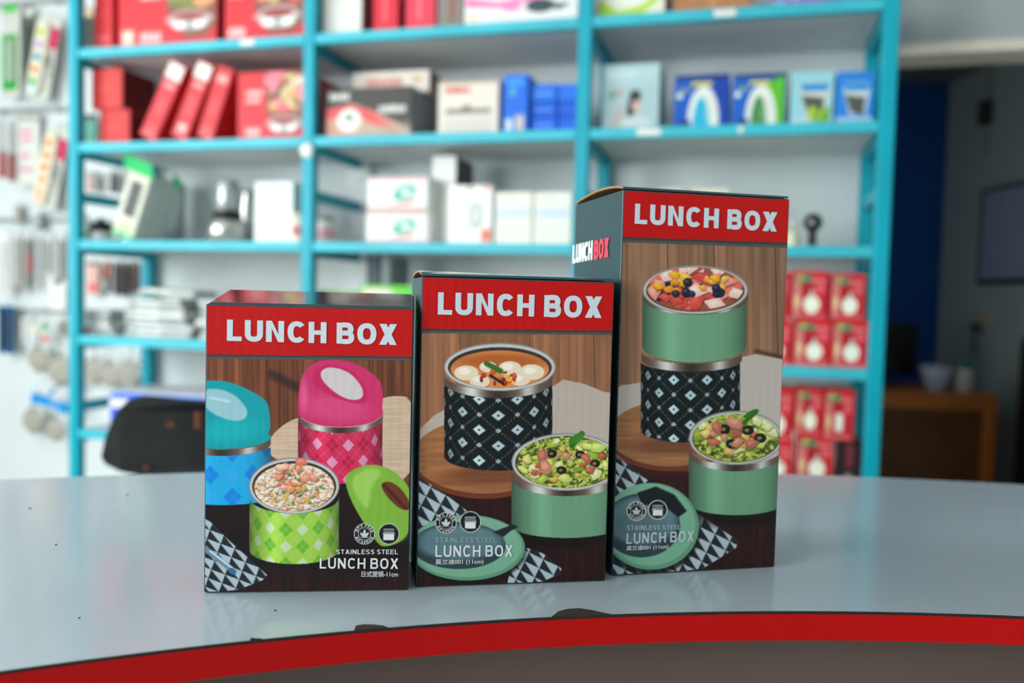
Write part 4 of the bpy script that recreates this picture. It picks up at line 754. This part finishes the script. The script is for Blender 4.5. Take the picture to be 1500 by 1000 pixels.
CREAM = mat((226, 222, 200), .4); CLEAR = mat((206, 210, 200), .2, 0, .1, 40); WHT = mat((228, 230, 226), .4)
t = hanger('blister_pack', 'white blister pack with tall green insert hanging from the topmost rail', 'pack', 17, 8); link('card', slab(-18, 18, 0, 142), CLEAR, t); link('insert', fr(-14, 12, 46, 132, .012, .006), mat((40, 166, 60), .4), t); link('tool', fr(-4, 8, 55, 118, .026, .004), mat((176, 178, 176), .4), t); link('header', fr(-14, 14, 0, 12), mat((80, 190, 90), .4), t)
def strip_toy(label, px, py, cols, capc, tilt):
    t = hanger('extension_strip', label, 'power strip', px, py, 'bagged extension strips on the wall', HV, tilt)
    link('bag', slab(-20, 26, 0, 128, .006), CLEAR, t); link('body', prism([(x * PXM, z * PXM) for x, z in ((-9, -10), (9, -10), (13, -24), (13, -112), (8, -122), (-8, -122), (-13, -112), (-13, -24))], -.022, -.004, .004), CREAM, t)
    for k, cc in enumerate(cols): link('socket_mark', box(-6 * PXM, 6 * PXM, -.0236, -.0221, (-32 - 19 * k) * PXM, (-22 - 19 * k) * PXM), mat(cc, .4), t)
    link('tag', fr(12, 26, 16, 48, .006, .004), mat((214, 50, 96), .4), t); link('cord', tube([(.03, -.008, -.11), (.044, -.008, -.14), (.05, -.008, -.19), (.04, -.008, -.225), (.032, -.008, -.19), (.036, -.008, -.14)], .004), WHT, t); link('end_cap', box(-8 * PXM, 8 * PXM, -.0226, -.018, -120 * PXM, -108 * PXM, .001), mat(capc, .4), t)
strip_toy('cream extension strip with multicoloured sockets and pink tag, hanging beside the rack', 72, 24, [(196, 200, 40), (186, 150, 210), (20, 150, 190), (240, 140, 50), (60, 170, 50)], (200, 226, 230), .22)
strip_toy('cream extension strip with all-orange sockets and pink tag, hanging beside the rack', 84, 186, [(240, 150, 40), (238, 140, 50), (240, 136, 40), (242, 160, 90), (244, 180, 130)], (244, 200, 170), .24)
t = hanger('printed_bag', 'clear bag with pink lettering hanging below the green blister', 'pack', 42, 168, None, HV + .022); link('bag', slab(-22, 22, 0, 112, .008), mat((216, 220, 212), .3, 0, .1, 40), t)
for y in (24, 36, 62, 84): link('lettering', fr(-16, 10 - y % 7, y, y + 5, .008), mat((230, 120, 160), .4), t)
link('header', fr(-22, 22, 0, 12, .008), mat((180, 184, 176), .4), t)
for k, (x, cc, hl) in enumerate(((3, (160, 30, 34), 'dark red'), (16, (150, 60, 56), 'rusty red'))):
    t = hanger('spatula', 'steel spatula with %s handle hanging from the second rail' % hl, 'utensil', x, 175 + 4 * k); link('blade', slab(-4, 4, 2, 50, .003), STEEL, t); link('handle', slab(-5, 5, 50, 92, .014), mat(cc, .4), t)
cols3 = [((226, 228, 226), 'white flat pack', 8, 10, 95), ((150, 146, 140), 'grey-brown flat pack', 27, 8, 90), ((120, 116, 112), 'dark grey flat pack', 43, 6, 85), ((186, 190, 186), 'silver flat pack', 73, 9, 66), ((150, 156, 152), 'dull silver flat pack', 92, 7, 74)]
for k, (cc, nm, x, hw, ln) in enumerate(cols3):
    t = hanger('utensil_pack', nm + ' hanging in the third row left of the rack', 'pack', x, 343); link('card', slab(-hw, hw, 0, ln, .01), mat(cc, .35, 0, .1, 30), t); link('tool', fr(-hw * .3, hw * .3, 12, ln - 8, .01, .006), STEEL if k > 1 else mat((206, 206, 200), .4), t); link('header', fr(-hw, hw, 0, 9, .01), mat((200, 200, 196) if k else (236, 238, 236), .4), t)
    if k == 2: link('label_strip', fr(2, 6, 30, 60, .01, .007), mat((206, 70, 66), .4), t)
t = hanger('white_card', 'blank white card pack hanging just left of the rack post', 'pack', 86, 412); link('card', slab(-16, 14, 0, 46, .006), WHT, t); link('clip', fr(-5, 5, -3, 5, .006, .004), mat((40, 42, 44), .4), t)
for k, (x, y, hw, ln, cc, tc, nm) in enumerate(((44, 14, 9, 120, (96, 104, 96), (60, 66, 62), 'dark clear pack between green blister and multicoloured strip'), (104, 30, 6, 120, (170, 172, 164), (196, 40, 60), 'pale pack with red tool close to the rack post, top row'), (104, 176, 6, 130, (196, 196, 186), (150, 150, 146), 'pale clear pack close to the rack post, second row'), (26, 300, 8, 30, (150, 150, 146), (206, 206, 200), 'short grey pack below the pink-lettered bag'), (58, 312, 8, 26, (110, 116, 114), (200, 206, 206), 'short dark pack below the all-orange strip'), (94, 466, 9, 30, (170, 170, 160), (120, 120, 112), 'small dull card close to the rack post, lowest row'))):
    t = hanger('tool_pack', nm, 'pack', x, y, None, WALLV - .03); link('card', slab(-hw, hw, 0, ln, .006), mat(cc, .35, 0, .15, 30), t); link('tool', fr(-hw * .35, hw * .35, ln * .2, ln * .8, .006, .006), mat(tc, .35), t); link('header', fr(-hw, hw, 0, ln * .09, .006), mat((206, 206, 196), .4), t)
t = hanger('framed_pack', 'blue-framed dark pack hanging from the lowest rail', 'pack', 10, 448)
link('card', slab(-14, 13, 0, 76, .008), mat((50, 56, 62), .3), t)
for a in ((-14, -9, 0, 76), (8, 13, 0, 76), (-9, 8, 0, 6), (-9, 8, 70, 76)): link('frame_strip', fr(*a, .008, .005), mat((20, 96, 150), .4), t)
for k, (x, y, hw, ln, cc, nm) in enumerate(((34, 462, 3, 44, (220, 224, 222), 'thin white brush'), (49, 470, 6, 26, (222, 220, 206), 'small cream card'), (67, 473, 6, 30, (226, 226, 216), 'small card with green and red marks'))):
    t = hanger('small_card', nm + ' hanging low beside the steel strainers', 'pack', x, y); link('card', slab(-hw, hw, 0, ln, .005), mat(cc, .4), t); link('clip', fr(-2, 2, -3, 4, .005, .004), STEEL, t)
    if k == 2: link('mark', fr(-5, 5, 4, 12, .005), mat((60, 170, 80), .4), t); link('mark', fr(-5, 5, 20, 29, .005), mat((226, 50, 60), .4), t)
def strainer(label, px, py, r, v=HV, grp='steel strainers on the wall'):
    t = hanger('strainer', label, 'strainer', px, py, grp, v); rr = r * PXM
    link('handle', tube([(0, 0, -.004), (0, -.004, -.05)], .0035), STEEL, t); c0 = -.05 - rr
    link('rim', tube([(rr * math.cos(a), -.004, c0 + rr * math.sin(a)) for a in np.linspace(0, 2 * math.pi, 25)[:-1]], .0028, 6, True), STEEL, t)
    bm = bmesh.new(); bmesh.ops.create_uvsphere(bm, u_segments=20, v_segments=10, radius=rr * .98); bmesh.ops.delete(bm, geom=[q for q in bm.verts if q.co.z < -1e-4], context='VERTS')
    for q in bm.verts: q.co = Vector((q.co.x, -q.co.z * .3 - .004, q.co.y + c0))
    link('mesh_bowl', me_of(bm, smooth=True), mat((168, 164, 152), .55, 0, .35, 120, .5), t)
for k, (x, y, r, nm) in enumerate(((58, 488, 20, 'small steel strainer above the blue clip hanger'), (90, 500, 24, 'large steel strainer next to the rack post, above the blue clip hanger'), (50, 578, 20, 'wire strainer hanging behind the blue clip hanger'), (82, 592, 18, 'lowest small strainer under the blue clip hanger'))): strainer(nm, x, y, r, HV - .025 * (k % 2))
for k, (x, y, r, nm) in enumerate(((140, 505, 20, 'steel strainer seen through the end of the rack, nearest the front post'), (165, 512, 19, 'steel strainer seen through the end of the rack, middle one'), (192, 507, 20, 'steel strainer seen through the end of the rack, nearest the rear post'))): strainer(nm, x, y, r, WALLV - .035)
t = hanger('clip_hanger', 'bright blue plastic clip hanger on the wall near the rack foot', 'hanger', 78, 572, None, HV - .065)
BL = mat((10, 150, 222), .35); link('bar', box(-38 * PXM, 26 * PXM, -.006, .006, -26 * PXM, -16 * PXM, .002), BL, t, None, (0, .14, 0)); link('arm', tube([(-.06, 0, -.02), (-.02, 0, -.03), (0, 0, .0), (.004, 0, .012)], .006), BL, t); link('clip', box(-40 * PXM, -26 * PXM, -.009, .009, -22 * PXM, -6 * PXM, .003), BL, t); link('clip', box(12 * PXM, 26 * PXM, -.009, .009, -34 * PXM, -18 * PXM, .003), BL, t)
# packs seen through the open end of the rack
t = hanger('printed_bag', 'sea-green bag seen through the rack end beside the lower red cube', 'pack', 133, 168, None, WALLV - .035); link('bag', slab(-11, 11, 0, 42, .008), mat((96, 160, 142), .4, 0, .15, 30), t); link('header', fr(-11, 11, 0, 7, .008), mat((60, 70, 72), .4), t)
t = hanger('printed_bag', 'dark bag with cream top seen through the rack end beside the narrow red carton', 'pack', 131, 12, None, WALLV - .035); link('bag', slab(-8, 8, 0, 60, .008), mat((70, 76, 74), .4, 0, .15, 30), t); link('header', fr(-8, 8, 0, 14, .008), mat((206, 190, 150), .4), t)
for k, (x, y, hw, ln, cc, nm) in enumerate(((136, 252, 9, 30, (190, 150, 140), 'pinkish pack with aqua edge'), (168, 250, 8, 34, (70, 72, 74), 'charcoal pack'), (184, 256, 7, 30, (110, 112, 112), 'mid-grey pack'))):
    t = hanger('utensil_pack', nm + ' seen through the rack end above its middle rail', 'pack', x, y, None, WALLV - .035); link('card', slab(-hw, hw, 0, ln, .008), mat(cc, .4, 0, .1, 30), t); link('header', fr(-hw, hw, 0, 6, .008), mat((140, 150, 146), .4), t)
    if k == 0: link('edge', fr(hw - 4, hw, 8, ln, .008, .003), mat((90, 170, 160), .4), t)
for k, (x, hw, ln, cc, nm) in enumerate(((137, 11, 52, (220, 176, 166), 'pale pink utensil pack'), (158, 6, 48, (40, 38, 38), 'black handled ladle pack'), (178, 13, 52, (36, 30, 28), 'dark frying pan pack'), (198, 7, 46, (60, 40, 36), 'dark brown turner pack'))):
    t = hanger('utensil_pack', nm + ' seen through the rack end above the foil packs', 'pack', x, 383, None, WALLV - .035); link('card', slab(-hw, hw, 0, ln, .01), mat(cc, .4, 0, .12, 30), t); link('header', fr(-hw, hw, 0, 6, .01), mat((110, 100, 96), .4), t)
    if k == 1: link('tool', fr(-2, 3, 2, 24, .01, .005), mat((222, 120, 84), .4), t); link('tool', fr(-5, 0, 26, 46, .01, .005), mat((200, 196, 190), .4), t)
    if k == 0: link('mark', fr(-6, 8, 34, 46, .01), mat((226, 90, 90), .4), t)

# ------------------------------------------------------------------ chair behind the counter
CY = 1.55
def at_y(px, py, Y): d = ray(px, py); return CAM + d * Y / d[1]
pts = [at_y(x, y, CY) for x, y in ((150, 681), (143, 671), (149, 645), (160, 618), (173, 598), (188, 585), (206, 580.5), (232, 582), (262, 585.5), (300, 587))]
cx = at_y(322, 600, CY)[0]
left = [(p[0] - cx, p[2]) for p in pts]; bot = [(left[0][0] + .03, left[0][1] - .012), (-.06, left[0][1] - .03)]
outl = left + [(-x, z) for x, z in left[::-1]] + [(-x, z) for x, z in bot] + bot[::-1]
chair = thing('office_chair', 'black low-backed office chair behind the white counter', 'chair', (cx, CY, 0), .0)
BK = mat((32, 35, 36), .7, 0, .25, 14, .3, spec=.15)
bm = bmesh.new(); fr_, bk_ = [], []
for x, z in outl: fr_.append(bm.verts.new((x, .5 * x * x - .016, z))); bk_.append(bm.verts.new((x, .5 * x * x + .016, z)))
bm.faces.new(fr_); bm.faces.new(bk_[::-1]); n = len(outl)
for i in range(n): bm.faces.new((fr_[i], bk_[i], bk_[(i + 1) % n], fr_[(i + 1) % n]))
bmesh.ops.recalc_face_normals(bm, faces=bm.faces[:]); bmesh.ops.bevel(bm, geom=[e for e in bm.edges if abs((e.verts[0].co - e.verts[1].co).y) < .02], offset=.004, segments=2, affect='EDGES')
link('backrest', me_of(bm), BK, chair)
for x, z, sx, szz in ((-.035, .905, .008, .03), (-.085, .895, .012, .006), (-.13, .815, .008, .006)): link('brown_mark', box(x - sx / 2, x + sx / 2, .5 * x * x - .0175, .5 * x * x - .0155, z - szz / 2, z + szz / 2), mat((110, 56, 34), .8, 0, .3, 60), chair)  # small brown patches set on the backrest
link('back_stem', tube([(0, .02, .79), (0, .03, .6), (0, -.02, .43), (0, -.16, .42)], .016), mat((30, 60, 84), .4), chair)
link('seat', box(-.23, .23, -.44, .0, .42, .49, .03, 3), BK, chair)
link('column', lathe([(.03, .09), (.03, .3), (.02, .3), (.02, .42), (0, .42)], 16), BLK, chair, (0, -.22, 0))
for k in range(5):
    a = k * 2 * math.pi / 5 + .3; e = (.27 * math.cos(a), -.22 + .27 * math.sin(a)); lg = link('leg', tube([(0, -.22, .1), (e[0], e[1], .065)], .017), BLK, chair); link('caster', lathe([(.012, 0), (.026, .01), (.026, .045), (.012, .056), (0, .056)], 14), BLK, lg, (e[0], e[1], 0))

# ------------------------------------------------------------------ back room: desk and things
DY = 4.2
dz = at_y(1380, 576, DY)[2]; dr = at_y(1459, 640, DY)[0]; dl = 1.2
ORG = mat((186, 108, 46), .45, 0, .15, 10); DRK = mat((100, 62, 36), .5, 0, .15, 8)
dk = thing('wooden_desk', 'brown wooden desk with orange frame in the dark back room', 'desk', (dl, DY, 0)); WD = dr - dl
link('top', box(0, WD, 0, .6, dz - .035, dz, .004), ORG, dk); link('front_panel', box(.05, WD - .06, .02, .04, .1, dz - .036), DRK, dk)
for a in (0, WD - .06): link('side_panel', box(a, a + .06, 0, .6, 0, dz - .036, .003), ORG, dk)
link('front_rail', box(.06, WD - .06, .0, .02, dz - .08, dz - .036, .002), ORG, dk)
P = at_y(1340, 572, DY + .35)
mo = thing('monitor', 'black monitor standing on the wooden desk', 'monitor', (P[0] - .21, DY + .35, dz)); link('screen', box(-.21, .21, -.015, .02, .06, .33, .006), mat((14, 15, 17), .3), mo); link('stand', box(-.03, .03, 0, .03, .008, .1), BLK, mo); link('foot', box(-.1, .1, -.07, .07, 0, .008, .003), BLK, mo)
P = at_y(1371, 560, DY + .15)
bw = thing('bowl', 'pale blue-white bowl on the wooden desk beside the monitor', 'bowl', (P[0], DY + .15, dz)); link('body', lathe([(.04, 0), (.045, .01), (.062, .05), (.082, .125), (.078, .125), (.055, .05), (.0, .02)], 24), mat((176, 186, 206), .4), bw); link('foot_ring', lathe([(.046, 0), (.05, .001), (.05, .008), (.046, .009)], 24), mat((150, 160, 180), .4), bw)
P = at_y(1412, 560, DY + .12)
jr = thing('jar', 'white jar with teal lid on the wooden desk', 'jar', (P[0], DY + .12, dz)); link('body', lathe([(.038, 0), (.042, .004), (.042, .11), (.036, .12), (0, .12)], 20), mat((200, 198, 186), .4), jr); link('lid', lathe([(.039, .12), (.039, .15), (.034, .154), (0, .154)], 20), mat((30, 130, 136), .4), jr)
def on_right(px, py): d = ray(px, py); return CAM + d * 2.62 / d[0]
a, b = on_right(1445, 283), on_right(1445, 409); wbY = a[1]; z1, z0 = a[2], b[2]
wb = thing('whiteboard', 'lavender-grey whiteboard with dark frame on the back room wall', 'board', (2.62, wbY, z0)); Lb = 1.1
link('panel', box(-.014, -.001, -Lb, 0, 0, z1 - z0), mat((176, 184, 214), .35), wb)
for q in (box(-.022, -.001, -Lb, 0, -.03, 0, .003), box(-.022, -.001, -Lb, 0, z1 - z0, z1 - z0 + .02, .003), box(-.022, -.001, 0, .018, -.03, z1 - z0 + .02, .003), box(-.022, -.001, -Lb - .018, -Lb, -.03, z1 - z0 + .02, .003)): link('frame_strip', q, mat((50, 58, 70), .4), wb)
a = on_right(1450, 165); sw = thing('switch_box', 'dark switch box with conduit high on the back room wall', 'switch', (2.62, a[1], a[2])); link('case', box(-.05, -.001, -.04, .04, -.065, .065, .005), mat((52, 62, 58), .5), sw); link('conduit', box(-.012, -.001, -.008, .008, -.24, -.066), mat((150, 156, 140), .6), sw); link('conduit', box(-.012, -.001, -.008, .008, .066, 1.0), mat((150, 156, 140), .6), sw); link('toggle', box(-.056, -.0505, -.012, .012, -.02, .02, .002), mat((90, 96, 90), .5), sw)
a = on_right(1440, 478); so = thing('wall_socket', 'cream socket with dark plug on the back room wall', 'socket', (2.62, a[1], a[2])); link('plate', box(-.02, -.001, -.05, .05, -.02, .08, .004), mat((196, 190, 160), .5), so); link('plug', box(-.06, -.021, -.03, .03, -.02, .015, .004), mat((46, 50, 50), .5), so); link('cable', tube([(-.045, 0, -.02), (-.04, .01, -.1), (-.03, .02, -.16)], .006), mat((40, 60, 90), .5), so)
a = on_right(1487, 690)
cb = thing('cupboard', 'black cupboard standing against the back room wall', 'cupboard', (2.25, a[1] - .42, 0)); CB = 2.615 - 2.25
px_ = at_y(1488, 680, a[1] - .42)
cb.location = (px_[0], a[1] - .42, 0); CW = 2.612 - px_[0]
link('case', box(0, CW, -.55, 0, 0, 1.02, .004), mat((16, 17, 18), .4), cb); link('door', box(-.014, -.001, -.54, -.28, .05, 1.0, .003), mat((22, 23, 24), .4), cb); link('handle', box(-.03, -.0145, -.3, -.29, .5, .6, .003), STEEL, cb.children[-1]); link('door', box(-.014, -.001, -.275, -.01, .05, 1.0, .003), mat((22, 23, 24), .4), cb)
bpy.context.view_layer.update()
